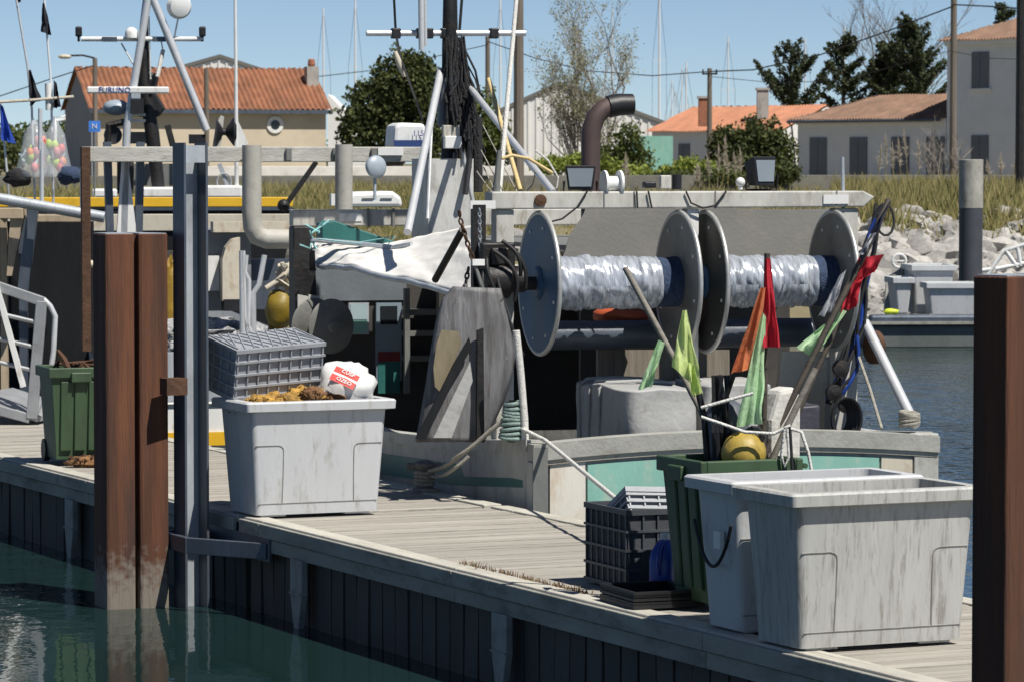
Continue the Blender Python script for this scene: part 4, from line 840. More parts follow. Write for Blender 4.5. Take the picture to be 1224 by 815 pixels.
# ---- stern gantry
SG=1.0
zb0,zb1=AP(800,250,SG)[2],AP(800,229,SG)[2]
xl,xr=AP(588,240,SG)[0],AP(1046,240,SG)[0]
b=MB(A); b.prism([(xl,SG,zb0),(xr-.22,SG,zb0+.01),(xr-.1,SG,zb0-.03+.04),(xr,SG,zb1-.05),(xr-.1,SG,zb1),(xl,SG,zb1)],(0,.22,0)); gb=b.build('gantry_beam',M_PALE,tr,bevel=.012)
for px in (722,758,855,1000):
    x=AP(px,240,SG)[0]; b=MB(A); b.box(x-.006,x+.006,SG-.004,SG-.0005,zb0,zb1); b.build('weld_seam',M_GREYP,gb)
for px0,px1,y0,y1 in ((984,1014,233,244),(562,592,240,250)):
    a=AP(px0,y1,SG-.004); c=AP(px1,y0,SG-.004); b=MB(A); b.box(a[0],c[0],SG-.012,SG-.002,a[2],c[2]); b.build('white_patch',M_WHITE,gb)
xm=(AP(811,338,SG+.06)[0]+AP(843,338,SG+.06)[0])/2; xs_=AP(1003,440,SG+.2)[0]; xp=AP(601,300,SG+.1)[0]
for x,w,m_ in ((xp,.15,M_PALE),(xm,.1,M_WHITE),(xs_,.2,M_PALE)):
    b=MB(A); b.box(x-w/2,x+w/2,SG+.03,SG+.19,.5,zb0-.001); b.build('gantry_leg',m_,tr,bevel=.01)
# fairing sheets round the legs
b=MB(A)
def shet(pts,s0,s1,m,nm,lab=None):
    b=MB(A); b.prism([AP(x,y,s0)[:] for x,y in pts],(0,s1-s0,0)); o=b.build(nm,m,tr)
    if lab: o['label']=lab
M_FAIR=mat('scraped grey panel',(.15,.15,.155),.6,.1,.45,5,(.06,.05,.04),.55,7,(2,2,.25),.35)
OL=[(497,528),(503,495),(509,460),(515,420),(521,385),(529,357),(542,343)]; OR=[(578,528),(590,505),(602,480),(612,450),(616,420),(610,380),(598,345)]
def fair(u,v):
    a=lerp2(OL,v); c=lerp2(OR,v); x=a[0]+(c[0]-a[0])*u; y=a[1]+(c[1]-a[1])*u; w=.16*math.sin(math.pi*u)**.7*(1-.45*v)
    return AP(x,y,.74-w+.012*noise.noise(Vector((u*6,v*5,3))))
def lerp2(L,u):
    k=u*(len(L)-1); i=min(len(L)-2,int(k)); f=k-i; return L[i][0]+(L[i+1][0]-L[i][0])*f, L[i][1]+(L[i+1][1]-L[i][1])*f
b=MB(A); b.grid(fair,20,24); b.build('leg_fairing',M_FAIR,tr,smooth=70,solid=.012)
shet([(518,440),(522,410),(528,394),(548,396),(552,410),(540,440),(528,470),(520,462)],.60,.609,mat('yellowed scuffs',(.19,.16,.10),.7,0,.3,6,(.12,.1,.07),.4,8,(1,1,.3),.2),'fairing_patch','worn yellow patch')
shet([(497,524),(518,484),(543,434),(561,404),(564,416),(546,446),(524,490),(509,525)],.53,.555,M_HULLD,'rubber_strip')
shet([(518,523),(562,432),(565,455),(540,523)],.53,.554,M_GREYT,'scraped_strip')
shet([(570,528),(571,395),(578,392),(579,528)],.53,.57,M_DARKM,'leg_bar')
shet([(925,512),(935,420),(985,420),(985,512)],1.3,1.36,M_CREAM,'leg_fairing'); shet([(985,515),(988,430),(1022,420),(1022,512)],1.15,1.3,M_PALE,'leg_fairing')
shet([(715,470),(715,418),(872,418),(872,470)],2.2,2.26,M_PLYW,'back_board'); shet([(790,455),(790,415),(845,415),(845,455)],1.75,1.8,M_PLYW,'back_board')
# ---- net drums
SD=SG+.06; zc=AP(740,338,SD)[2]; RF=AP(740,252,SD)[2]-zc
def flange(x,m,nm='drum_flange'):
    b=MB(A); b.lathe((x,SD,zc),(1,0,0),[(.06,-.012),(RF*.97,-.012),(RF*.97,.012),(.06,.012)],48); f=b.build(nm,m,tr,smooth=30)
    b=MB(A); b.path([(x,SD+RF*.975*math.cos(a),zc+RF*.975*math.sin(a)) for a in [i*2*math.pi/48 for i in range(48)]],.02,8,closed=True); b.build('rim_bar',M_EDGE,f,smooth=60)
    for k in range(8):
        a=k*math.pi/4+.3; b=MB(A); b.tube((x-.02,SD+RF*.8*math.cos(a),zc+RF*.8*math.sin(a)),(x+.02,SD+RF*.8*math.cos(a),zc+RF*.8*math.sin(a)),.014,n=8); b.build('bolt',M_WHITE,f)
    b=MB(A); b.lathe((x,SD,zc),(1,0,0),[(.12,-.04),(.14,-.02),(.14,.02),(.12,.04)],20); b.build('hub',M_BLUEF,f,smooth=30)
    return f
def xat(px,s=SD): return AP(px,338,s)[0]
f1,f2,f3,f4=xat(645),xat(811),xat(843),xat(996)
for x,m_ in ((f1,M_BLUEF),(f2,M_WORN),(f3,mat('black drum paint',(.03,.034,.034),.5,.1,.2,3,(.1,.09,.08),.3,4,bump=.15)),(f4,M_WORN)): flange(x,m_)
def wrapmat():
    m=mat('silvery plastic wrapped net',(.40,.43,.48),.22,.15,.4,7,(.12,.135,.16),.5,6,(6,.7,.7),.25,9,spec=.8); return m
def roll(x0,x1,r0,seed,m,nm='net_roll',amp=.022):
    b=MB(A); nu,nv=90,48
    def fn(u,v):
        a=2*math.pi*v; x=x0+(x1-x0)*u; w=noise.noise(Vector((x*9+seed+1.2*math.cos(a),math.cos(a)*1.0,math.sin(a)*1.0)))*amp*1.5+(.5-abs(noise.noise(Vector((x*22+3*math.sin(a),math.cos(a)*1.6+seed,math.sin(a)*1.6)))))*amp*1.1
        r=r0+w-.03*(u<.02 or u>.98); return (x,SD+r*math.cos(a),zc+r*math.sin(a)-.0)
    b.grid(fn,nu,nv); return b.build(nm,m,tr,smooth=70)
RN=AP(740,308,SD)[2]-zc
MW=wrapmat(); roll(f1+.03,xat(787),RN,1,MW); roll(f3+.03,xat(972),RN*.97,5,MW)
M_NETBL=mat('dark blue netting',(.03,.05,.10),.9,0,.3,20,bump=.8,bs=60)
roll(xat(787)-.02,f2-.01,RN*.98,9,M_NETBL,'blue_net_roll',.008); roll(xat(972)-.02,f4-.01,RN*1.0,3,M_NETBL,'blue_net_roll',.008)
b=MB(A); b.tube((f1-.16,SD,zc),(f4+.12,SD,zc),.055,n=14); b.build('drum_axle',M_DARKM,tr)
# torn foil hanging from the rolls
for px,seed in ((700,1),(735,2),(765,4),(880,7),(940,9)):
    x=xat(px); r=random.Random(seed); b=MB(A)
    b.grid(lambda u,v:(x-.12+.24*u+.03*noise.noise(Vector((u*3,v*3,seed))),SD-RN-.012-.03*abs(noise.noise(Vector((u*4,v*2,seed)))) +.10*v*v,zc-.02-.25*v*(.6+.4*r.random()*0+.4*noise.noise(Vector((u*3,seed,0))))),10,8); b.build('torn_foil',MW,tr,smooth=70)
# lower roller
SRr=1.66; zr=AP(740,400,1.66)[2]; r_=.12; b=MB(A); b.tube((xat(655,SRr),SRr,zr),(xat(1000,SRr),SRr,zr),r_,n=28); ro=b.build('stern_roller',mat('slate blue roller paint',(.075,.09,.115),.4,.1,.15,3,(.14,.13,.12),.25,5,bump=.1),tr,smooth=40)
# sloping hood sheets behind the drums
def hood(pxs,nm):
    (a,b_),(c,d_)=pxs; t0=AP(a,249,SG+1.0); t1=AP(b_,249,SG+1.0); q0=AP(c,312,SG+.8); q1=AP(d_,312,SG+.8)
    b=MB(A); b.grid(lambda u,v:Vector(t0).lerp(Vector(t1),u).lerp(Vector(q0).lerp(Vector(q1),u),v)+Vector((.012*math.sin(9*v),0,.014*math.sin(6*u+4*v))),16,10); b.build(nm,M_GREYT if False else mat('dull grey hood sheet',(.105,.103,.095),.75,0,.15,3,(.14,.13,.11),.4,4,bump=.25),tr,solid=.012)
hood(((700,1005),(668,990)),'hood_sheet')
# hydraulic motor and hoses on the port leg
M_HYD=M_DARKM; b=MB(A); c=AP(598,335,SG-.1); b.lathe(c,(1,0,0),[(.05,-.16),(.13,-.14),(.15,-.02),(.15,.06),(.1,.09),(.1,.2)],20); b.build('hydraulic_motor',M_HYD,tr,smooth=40)
b=MB(A); c=AP(590,305,SG-.08); b.box(c[0]-.12,c[0]+.16,SG-.16,SG+.02,c[2]-.12,c[2]+.1); b.box(c[0]-.05,c[0]+.1,SG-.2,SG-.16,c[2]-.08,c[2]+.06); b.build('valve_block',M_HYD,tr,bevel=.015)
for k,(x0,y0,x1,y1,bx) in enumerate(((600,288,628,345,20),(590,300,615,360,26),(605,292,622,330,12),(582,310,606,372,-14),(594,330,625,425,-8),(578,325,600,400,-18))):
    p=Vector(AP(x0,y0,SG-.22)); q=Vector(AP(x1,y1,SG-.24)); m_=Vector(AP((x0+x1)/2+bx,(y0+y1)/2-8,SG-.32)); b=MB(A); b.path([p.lerp(m_,u).lerp(m_.lerp(q,u),u) for u in [i/10 for i in range(11)]],.016,7); b.build('hydraulic_hose',M_WIRE,tr,smooth=60)
b=MB(A); b.box(*(lambda a,c:(a[0],c[0],SG-.02,SG+.06,a[2],c[2]))(AP(565,385,SG),AP(580,245,SG))); b.build('sprocket_guard',M_DARKM,tr)
# chain hanging at the port side
def chain(pts,s,nm,m,lr=.028,wr=.008):
    b=MB(A); P3=[Vector(AP(x,y,s)) for x,y in pts]; L=[]; 
    for p,q in zip(P3,P3[1:]):
        n=max(1,int((q-p).length/(lr*1.5)))
        for i in range(n): L.append((p.lerp(q,(i+.5)/n),(q-p).normalized()))
    for i,(c,d) in enumerate(L):
        u=d.cross(Vector((0,1,0)) if i%2 else Vector((1,.2,0))).normalized()
        b.path([c+d*lr*math.cos(a)+u*lr*.55*math.sin(a) for a in [k*math.pi/4 for k in range(8)]],wr,4,closed=True)
    b.build(nm,m,tr)
chain([(549,250),(550,262),(560,295),(565,310)],SG-.25,'hoist_chain',M_RUSTY); chain([(560,320),(553,360),(552,378)],SG-.25,'hoist_chain',M_DARKM); chain([(573,250),(574,300)],SG-.1,'hoist_chain',M_ALU,.02,.006)
b=MB(A); a=AP(545,430,SG-.26); c=AP(560,398,SG-.26); b.box(a[0],c[0],SG-.32,SG-.2,a[2],c[2]); b.build('chain_block',M_RUSTY,tr,bevel=.015)
b=MB(A); c=AP(562,399,SG-.3); b.sphere(c,.025); b.build('shackle',M_WHITE,tr); b=MB(A); c=AP(571,313,SG-.3); b.box(c[0]-.05,c[0]+.05,SG-.33,SG-.29,c[2]-.03,c[2]+.02); b.build('shackle',M_WHITE,tr)
# slack ropes on the port leg
for k,pts in enumerate((((568,318),(578,350),(590,395),(600,440)),((575,340),(585,375),(605,430)),((556,340),(565,380),(580,380),(600,355)))):
    b=MB(A); b.path([AP(x,y,SG-.3) for x,y in pts],.018,6); b.build('slack_line',M_GREYP,tr,smooth=60)
b=MB(A)
for k in range(9):
    c=Vector(AP(614,522-k*5,.28)); b.path([c+Vector((.11*(1-.05*k)*math.cos(a),.07*math.sin(a),.012*math.sin(a+k))) for a in [i*.5 for i in range(13)]],.017,6,closed=True)
b.build('coiled_rope',M_GROPE,tr,smooth=60)
b=MB(A); b.tube(AP(611,528,.28),AP(613,478,.28),.03); b.build('rope_post',M_DARKM,tr)
b=MB(A); b.path([AP(x,y,.2) for x,y in ((617,395),(622,440),(627,500),(628,528))],.03,8); b.build('fender_pole',M_WROPE,tr,smooth=60)
# ---- fittings on the gantry beam
def flood(px,y0,y1,w,deg,nm='floodlight'):
    c=AP(px,(y0+y1)/2,SG+.06); hgt=(y1-y0)/150; Fm=A@Matrix.Translation(c)@Matrix.Rotation(R(deg),4,'Z')@Matrix.Rotation(R(-12),4,'X'); W=w/150
    b=MB(Fm); b.hexa([(-W/2*.8,-.02,-hgt/2),(W/2*.8,-.02,-hgt/2),(W/2*.7,.1,-hgt/2+.03),(-W/2*.7,.1,-hgt/2+.03),(-W/2,-.06,hgt/2),(W/2,-.06,hgt/2),(W/2*.8,.1,hgt/2-.02),(-W/2*.8,.1,hgt/2-.02)]); f=b.build(nm,M_BLACK,tr,bevel=.01)
    b=MB(Fm); b.hexa([(-W*.34,-.035,-hgt*.36),(W*.34,-.035,-hgt*.36),(W*.34,-.03,-hgt*.36),(-W*.34,-.03,-hgt*.36),(-W*.42,-.064,hgt*.36),(W*.42,-.064,hgt*.36),(W*.42,-.05,hgt*.36),(-W*.42,-.05,hgt*.36)]); b.build('lens',mat('pale lamp lens',(.22,.25,.28),.12,0,.05,4,bump=0),f)
    b=MB(A); b.path([Vector(c)+Vector((-W*.55,0,-.02)),Vector(c)+Vector((-W*.55,.02,-hgt*.62)),Vector(c)+Vector((W*.55,.02,-hgt*.62)),Vector(c)+Vector((W*.55,0,-.02))],.012,5); b.build('yoke',M_DARKM,f)
flood(694,199,229,38,-18); flood(911,188,224,36,20)
# exhaust stack elbow
SE=2.4; k=150*.955; cs=[AP(706,262,SE),AP(706,200,SE),AP(706,170,SE),AP(707,155,SE),AP(712,140,SE),AP(721,131,SE),AP(733,126,SE),AP(750,125,SE)]
b=MB(A); b.path([AP(707,330,SE)]+cs[:-1]+[AP(735,126,SE)],.082,16); ex=b.build('exhaust_stack',mat('heat browned steel',(.10,.07,.065),.6,.4,.2,3,(.05,.04,.04),.4,4,(1,1,.4),.1),tr,smooth=50)
b=MB(A); b.path([AP(727,128,SE),AP(740,125.5,SE),AP(756,125,SE)],[.094,.094,.088],16); b.build('rubber_sleeve',M_BLACK,ex,smooth=50)
b=MB(A); c=AP(728,217,SG+.08); b.lathe(Vector(c)+Vector((-.05,0,-.02)),(1,0,0),[(.11,0),(.11,.02),(.06,.02),(.06,.13),(.11,.13),(.11,.15)],20); b.build('line_spool',M_WHITE,tr,smooth=30)
b=MB(A); c=AP(795,218,SG+.05); b.box(c[0]-.045,c[0]+.045,SG+.02,SG+.08,c[2]-.055,c[2]+.055); b.build('junction_box',M_PALE,tr,bevel=.008)
b=MB(A); c=AP(809,218,SG+.06); b.tube((c[0],SG+.06,c[2]-.06),(c[0],SG+.06,c[2]+.06),.04,n=14); b.build('work_lamp',M_BLACK,tr,smooth=40)
b=MB(A); c=AP(775,222,SG+.06); b.box(c[0]-.05,c[0]+.05,SG,SG+.08,c[2]-.02,c[2]+.03); b.build('camera_mount',M_BLACK,tr,bevel=.01)
b=MB(A); c=AP(885,218,SG+.06); b.sphere(c,.04); b.tube(Vector(c)-Vector((0,0,.06)),c,.02); b.build('deck_lamp',M_WHITE,tr,smooth=60)
for k,pts in enumerate((((820,229),(826,243),(840,249),(855,246),(868,229)),((761,229),(762,249)),((775,229),(779,249)),((660,265),(672,262),(690,248),(702,229)))):
    b=MB(A); b.path([AP(x,y,SG-.02) for x,y in pts],.008,5); b.build('cable',M_WIRE,tr)
b=MB(A); b.path([AP(1008,250,SG+.1),AP(1007,188,SG+.1)],.016,8); b.build('antenna_stub',M_ALU,tr)
b=MB(A); a=AP(647,240,SG-.03); b.lathe(a,(0,1,0),[(.0,0),(.05,.01),(.05,.03)],12); b.build('shackle_plate',M_RUSTY,tr)
# ---- longitudinal port beam and forward post
sF=6.4; q0=AP(350,271,sF); q1=AP(350,251,sF); xpb=q0[0]+.05; zB=q1[2]
b=MB(A); b.box(xpb-.05,BW-.15,sF,sF+.16,q0[2],zB); pb=b.build('forward_beam',M_PALE,tr,bevel=.012)
x0,x1=AP(405,258,sF)[0],AP(432,258,sF)[0]; b=MB(A); b.box(x0,x1,sF-.008,sF-.002,AP(405,265,sF)[2],AP(405,255,sF)[2]); b.build('white_patch',M_WHITE,pb)
for px in (440,470,562): x=AP(px,260,sF)[0]; b=MB(A); b.box(x-.012,x+.012,sF-.02,sF-.001,q0[2]-.01,zB+.01); b.build('beam_strap',M_GREYP,pb)
b=MB(A); b.box(xpb-.05,xpb+.13,sF-.02,sF+.18,.6,q0[2]-.001); b.build('forward_post',M_DARKM,tr,bevel=.012)
b=MB(A); b.box(BW-.35,BW-.15,sF,sF+.18,.6,q0[2]-.001); b.build('forward_post',M_GREYP,tr)
# ---- white canvas awning under the port beam
NE=[(358,306),(385,315),(430,320),(500,338),(566,352)]; FE=[(364,284),(400,288),(460,292),(520,280),(566,270)]
def lerpl(L,u):
    k=u*(len(L)-1); i=min(len(L)-2,int(k)); f=k-i; return L[i][0]+(L[i+1][0]-L[i][0])*f, L[i][1]+(L[i+1][1]-L[i][1])*f
def aw(u,v):
    x,y=lerpl(NE,u); sN=6.7-4.9*u; near=Vector(AP(x,y,sN)); x,y=lerpl(FE,u); far=Vector(AP(x,y,sN+1.3)); p=near.lerp(far,v)
    return p+Vector((0,0,.05*math.sin(math.pi*v)*(.6+noise.noise(Vector((u*5,v*2,2))))+.022*noise.noise(Vector((u*14,v*7,5)))+.012*math.sin(u*19)*(1-v)))
b=MB(A); b.grid(aw,70,24); b.build('canvas_awning',M_TARPW,tr,smooth=80,solid=.012)
b=MB(A); b.path([Vector(aw(i/20,0))+Vector((0,-.02,-.02)) for i in range(21)],.025,8); b.build('awning_rail',M_ALU,tr,smooth=60)
b=MB(A); b.path([AP(553,275,1.4),AP(520,335,2.0)],.03,8); b.build('awning_strut',M_DARKM,tr)
# teal net boom on top of the awning
b=MB(A); s_=5.4; b.prism([AP(385,267,s_),AP(400,264,s_),AP(475,290,s_),AP(478,297,s_),AP(455,296,s_),AP(385,287,s_)],(0,.25,0)); b.build('teal_locker',M_DTEAL,tr,bevel=.01)
b=MB(A); b.path([AP(372,287,5.2),AP(420,291,5.0),AP(470,296,4.7),AP(492,292,4.5)],.022,7); b.build('aluminium_boathook',M_ALU,tr)
b=MB(A)
for k in range(8):
    r=random.Random(k); c=Vector(AP(376,282,5.2))+Vector((r.uniform(-.06,.06),0,r.uniform(-.08,.1))); b.path([c,c+Vector((r.uniform(-.1,.1),-.05,r.uniform(-.08,.1))),c+Vector((r.uniform(-.12,.12),0,r.uniform(-.1,.1)))],.009,5)
b.path([AP(380,286,5.1),AP(462,295,4.8),AP(472,283,4.8),AP(430,290,5.0)],.006,5); b.build('teal_lashing',mat('pale teal cord',(.25,.5,.5),.8,0,.1,9,bump=.2),tr)
# shelter walls below the awning: wheelhouse back with door
sW=7.2
def wb(px0,px1,y0,y1,s,t,m,nm,par=None,bev=0):
    a=AP(px0,y1,s); c=AP(px1,y0,s); b=MB(A); b.box(a[0],c[0],s,s+t,a[2],c[2]); return b.build(nm,m,par or tr,bevel=bev)
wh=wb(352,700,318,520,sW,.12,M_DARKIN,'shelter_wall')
wb(372,486,320,360,sW-.03,.029,mat('grey blue board',(.14,.16,.18),.6,0,.15,3,bump=.1),'header_board')
dr=wb(450,480,362,455,sW-.05,.049,mat('cabin door paint',(.2,.26,.3),.5,0,.1,3,bump=.05),'cabin_door'); wb(452,478,420,432,sW-.056,.005,mat('dark red stripe',(.18,.02,.025),.5,bump=0),'red_stripe',dr); wb(452,478,432,470,sW-.058,.007,M_DTEAL,'teal_stripe',dr); wb(455,475,366,388,sW-.058,.007,M_GLASS,'door_window',dr)
wn=wb(417,441,362,400,sW-.05,.049,M_ALU,'side_window'); wb(419,439,364,382,sW-.056,.005,mat('pale pane',(.35,.45,.48),.15,0,.1,3,bump=0),'pane',wn); wb(419,439,383,398,sW-.056,.005,M_TEAL,'pane',wn)
for y in (370,395,425): wb(486,530,y,y+7,sW-.25,.2,M_GREYP,'shelf')
wb(484,490,345,470,sW-.3,.06,M_GREYP,'shelf_post'); wb(525,531,345,500,sW-2.5,.1,M_DARKIN,'shelter_post')
# starboard shelter side closes the deck space
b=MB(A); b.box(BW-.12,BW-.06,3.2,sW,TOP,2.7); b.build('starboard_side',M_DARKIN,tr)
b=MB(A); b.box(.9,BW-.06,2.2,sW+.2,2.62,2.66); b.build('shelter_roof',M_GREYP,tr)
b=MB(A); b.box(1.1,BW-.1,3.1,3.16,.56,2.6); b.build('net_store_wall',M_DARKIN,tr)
# line hauler: wheel pair on a fork
c=Vector(AP(396,390,5.2))
for dx in (0,.12):
    b=MB(A); b.lathe(c+Vector((-dx,dx*1.4,0)),(.4,-1,0),[(.03,-.03),(.05,-.03),(.22,-.01),(.25,.0),(.22,.012),(.06,.03),(.05,.06)],32); b.build('hauler_wheel',M_WORN,tr,smooth=40)
b=MB(A); b.tube(c+Vector((-.2,.4,0)),c+Vector((0,-.02,0)),.05); b.build('hauler_axle',M_DARKM,tr)
for x in (356,369):
    p=Vector(AP(x,352,5.5)); q=Vector(AP(x+5,392,5.5)); b=MB(A); b.prism([p,p+Vector((.1,0,-.02)),q+Vector((.05,0,0)),q+Vector((0,0,-.05)),p+Vector((0,0,-.3))],(0,.03,0)); b.build('hauler_fork',M_PALE,tr)
b=MB(A); b.bar(AP(362,300,5.62),AP(366,420,5.62),.2,.12); b.build('hauler_column',M_DARKM,tr)
# ---- A-frame mast block
SM=5.2
wb(512,566,190,330,SM,.6,mat('scuffed white paint',(.5,.5,.48),.6,0,.15,4,(.2,.18,.15),.45,5,(1,1,.4),.15),'mast_house'); wb(520,556,110,155,SM+.25,.2,M_GREYP,'sail_cover') if False else None
b=MB(A); b.path([AP(537,200,SM+.3),AP(537,60,SM+.3),AP(538,-40,SM+.3)],[.075,.07,.06],12); ms=b.build('mast',M_DARKM,tr,smooth=50)
b=MB(A); b.path([AP(546,160,SM+.32),AP(545,60,SM+.32),AP(543,-40,SM+.32)],.022,6); b.path([AP(549,40,SM+.3),AP(552,0,SM+.3),AP(549,-30,SM+.3)],.014,5); b.build('cable_bundle',M_WIRE,ms)
b=MB(A); b.tube(AP(438,40,SM+.3),AP(628,40,SM+.3),.028,n=12); b.build('crosstree',M_CHROME,tr,smooth=50)
for x in (473,503,512,532,590): 
    c=Vector(AP(x,40,SM+.3)); b=MB(A); b.box(c.x-.04,c.x+.04,c.y-.045,c.y+.045,c.z-.05,c.z+.045) if True else None; b.build('clamp',M_BLACK,tr,bevel=.01)
# gathered dark net and rigging at the mast foot
b=MB(A); b.prism([AP(525,152,SM+.12),AP(527,110,SM+.12),AP(536,88,SM+.12),AP(548,85,SM+.12),AP(555,110,SM+.12),AP(559,140,SM+.12),AP(553,154,SM+.12)],(0,.12,0)); b.build('radar_reflector_bag',M_STEEL,tr,bevel=.03)
M_MESHN=mat('black mesh net',(.02,.02,.022),.9,0,.3,30,bump=.8,bs=60)
r=random.Random(5); b=MB(A)
for k in range(150):
    x0=r.uniform(530,556); y0=r.uniform(42,95); x1=x0+r.uniform(-2,26); y1=r.uniform(110,190); p=Vector(AP(x0,y0,SM+.2)); q=Vector(AP(x1,y1,SM-.1+r.uniform(0,.4))); m_=p.lerp(q,.5)+Vector((r.uniform(-.06,.06),r.uniform(-.06,.06),-.05)); b.path([p,m_,q],r.uniform(.004,.012),4)
b.build('gathered_net',M_MESHN,tr,kind='stuff')
b=MB(A); b.path([AP(570,140,SM+.1),AP(571,230,SM+.1)],.05,8); b.build('net_bundle',M_MESHN,tr)
b=MB(A); b.path([AP(563,145,SM+.05),AP(561,190,SM),AP(556,232,SM-.1)],.03,7); b.build('hose_bundle',M_BLACK,tr)
b=MB(A); b.path([AP(487,278,3.6),AP(527,85,SM+.28)],.036,12); b.build('mast_strut',M_CHROME,tr,smooth=50)
b=MB(A); b.path([AP(560,103,SM+.2),AP(662,231,SG+.3)],.03,12); b.build('mast_strut',M_CHROME,tr,smooth=50)
b=MB(A); b.path([AP(511,262,4.9),AP(516,150,SM+.1),AP(523,100,SM+.2)],.014,6); b.path([AP(570,262,SM),AP(554,186,SM),AP(553,178,SM)],.018,6); b.build('conduit',M_CHROME,tr)
wb(532,552,163,178,SM-.06,.08,M_WHITE,'switch_box',None,.008); wb(530,550,150,165,SM-.03,.06,M_PALE,'switch_box',None,.008); wb(543,548,183,190,SM-.05,.05,M_BLACK,'plug')
b=MB(A); c=Vector(AP(448,200,SM)); b.lathe(c,(.3,-1,0.1),[(.10,0),(.105,.03),(.09,.05),(.02,.06)],22); b.tube(c+Vector((0,0,-.1)),c+Vector((0,0,-.3)),.015); b.build('blue_round_reflector',mat('pale blue dome',(.32,.37,.42),.4,0,.1,5,bump=.05),tr,smooth=50)
b=MB(A); b.path([AP(473,40,SM+.28),AP(479,70,SM+.2),AP(497,120,SM),AP(505,145,SM)],.012,5); b.path([AP(473,40,SM+.28),AP(471,0,SM+.2),AP(470,-30,SM+.2)],.012,5); b.build('halyard',M_WIRE,tr)
b=MB(A); b.path([AP(472,62,SM+.2),AP(478,78,SM+.2),AP(484,92,SM+.2)],[.02,.034,.02],8); b.build('halyard_float',M_CREAM,tr,smooth=60)
for px,y0,y1,w in ((504,-30,60,.028),(509,-30,55,.014)):
    b=MB(A); b.path([AP(px,y1,SM+.2),AP(px-1,y0,SM+.2)],w,8); b.build('whip_aerial',M_CHROME,tr,smooth=60)
# bamboo poles and hoses standing by the gantry
b=MB(A); b.path([AP(596,240,SG+.3),AP(612,60,SG+.9),AP(619,-20,SG+1.1)],[.022,.02,.016],8); b.build('fibreglass_pole',M_WROPE,tr,smooth=60)
b=MB(A); b.path([AP(593,232,SG+.05),AP(597,180,SG+.06)],[.03,.022],8); b.path([AP(594,222,SG+.05),AP(594,250,SG+.04)],.028,8); b.build('pole_socket',M_GREYP,tr,smooth=60)
M_BAMB=mat('pale bamboo',(.55,.42,.2),.6,0,.2,4,stretch=(1,1,8),bump=.1)
b=MB(A); b.path([AP(584,95,SG+1.2),AP(622,228,SG+.3)],.02,7); b.build('bamboo_pole',M_BAMB,tr,smooth=60)
b=MB(A); b.path([AP(600,190,SG+.1),AP(612,186,SG+.1),AP(632,190,SG+.1),AP(660,207,SG+.1)],.014,7); b.build('bent_bamboo',M_BAMB,tr,smooth=60)
b=MB(A); b.path([AP(640,180,SG+.2),AP(655,192,SG+.2),AP(667,212,SG+.2),AP(665,228,SG+.2)],.009,6); b.build('plastic_hose',M_WROPE,tr,smooth=60)
for x0,y0,x1,y1 in ((577,150,618,230),(578,200,592,230),(575,180,603,232),(630,228,640,205),(588,228,600,160),(570,205,590,232)):
    b=MB(A); b.path([AP(x0,y0,SG+.6),AP((x0+x1)/2+2,(y0+y1)/2+4,SG+.5),AP(x1,y1,SG+.2)],.006,5); b.build('rigging_line',M_ROPE,tr)
# hoses and cables hung at the starboard drum end
r=random.Random(8)
for k in range(9):
    pts=[(1050+r.uniform(-6,6),242+r.uniform(0,20)),(1038+r.uniform(-8,8),300+r.uniform(-8,8)),(1032+r.uniform(-10,8),380+r.uniform(-10,10)),(1012+r.uniform(-12,14),440+r.uniform(-8,14)),(995+r.uniform(-10,24),470+r.uniform(-10,14))]
    b=MB(A); P3=[Vector(AP(x,y,SG-.1+.04*(k%3))) for x,y in pts]; q=[]
    for i in range(len(P3)-1):
        for u in (0,.33,.66): q.append(P3[i].lerp(P3[i+1],u)+Vector((0,.03*math.sin(i+u*3+k),0)))
    b.path(q+[P3[-1]],.015,6); b.build('hydraulic_hose',M_WIRE if k%4 else M_BLUEP,tr,smooth=60)
b=MB(A); c=Vector(AP(1058,263,SG)); b.path([c+Vector((.08*math.cos(a),.02*math.sin(a),.13*math.sin(a))) for a in [i*.45 for i in range(14)]],.011,6,closed=True); b.build('cable_loop',M_WIRE,tr)
b=MB(A); b.tube(AP(1034,386,SG),AP(1094,508,.12),.042,n=14); b.build('stern_brace',M_CHROME,tr,smooth=50)
b=MB(A); b.lathe(AP(1045,415,SG+.2),(1,.2,0),[(.03,-.03),(.14,-.025),(.14,.025),(.03,.03)],20); b.build('sheave',M_RUSTY,tr,smooth=40)
b=MB(A)
for k in range(5): c=Vector(AP(1087,506-k*3,.1)); b.path([c+Vector((.075*math.cos(a),.06*math.sin(a),.012*math.cos(a+k))) for a in [i*.5 for i in range(13)]],.018,6,closed=True)
b.build('lashing',M_ROPE,tr,smooth=60)
b=MB(A)
for k in range(6): c=Vector(AP(1012,500,.5)); b.path([c+Vector(((.13-.012*k)*math.cos(a),.03*k,(.17-.01*k)*math.sin(a))) for a in [i*.35 for i in range(18)]],.013,5,closed=True)
b.build('hose_coil',M_BLACK,tr,smooth=60)
b=MB(A); b.path([AP(1026,425,SG-.1),AP(1040,465,.6),AP(1054,512,.1)],.012,6); b.build('thin_line',M_ROPE,tr)
b=MB(A); c=AP(1005,440,SG-.2); 
for dx,dz in ((0,0),(-.06,-.2),(.05,-.3)): b.lathe(Vector(c)+Vector((dx,0,dz)),(0,1,0),[(.02,-.03),(.07,-.02),(.07,.02),(.02,.03)],14)
b.build('pulley_block',M_DARKM,tr)
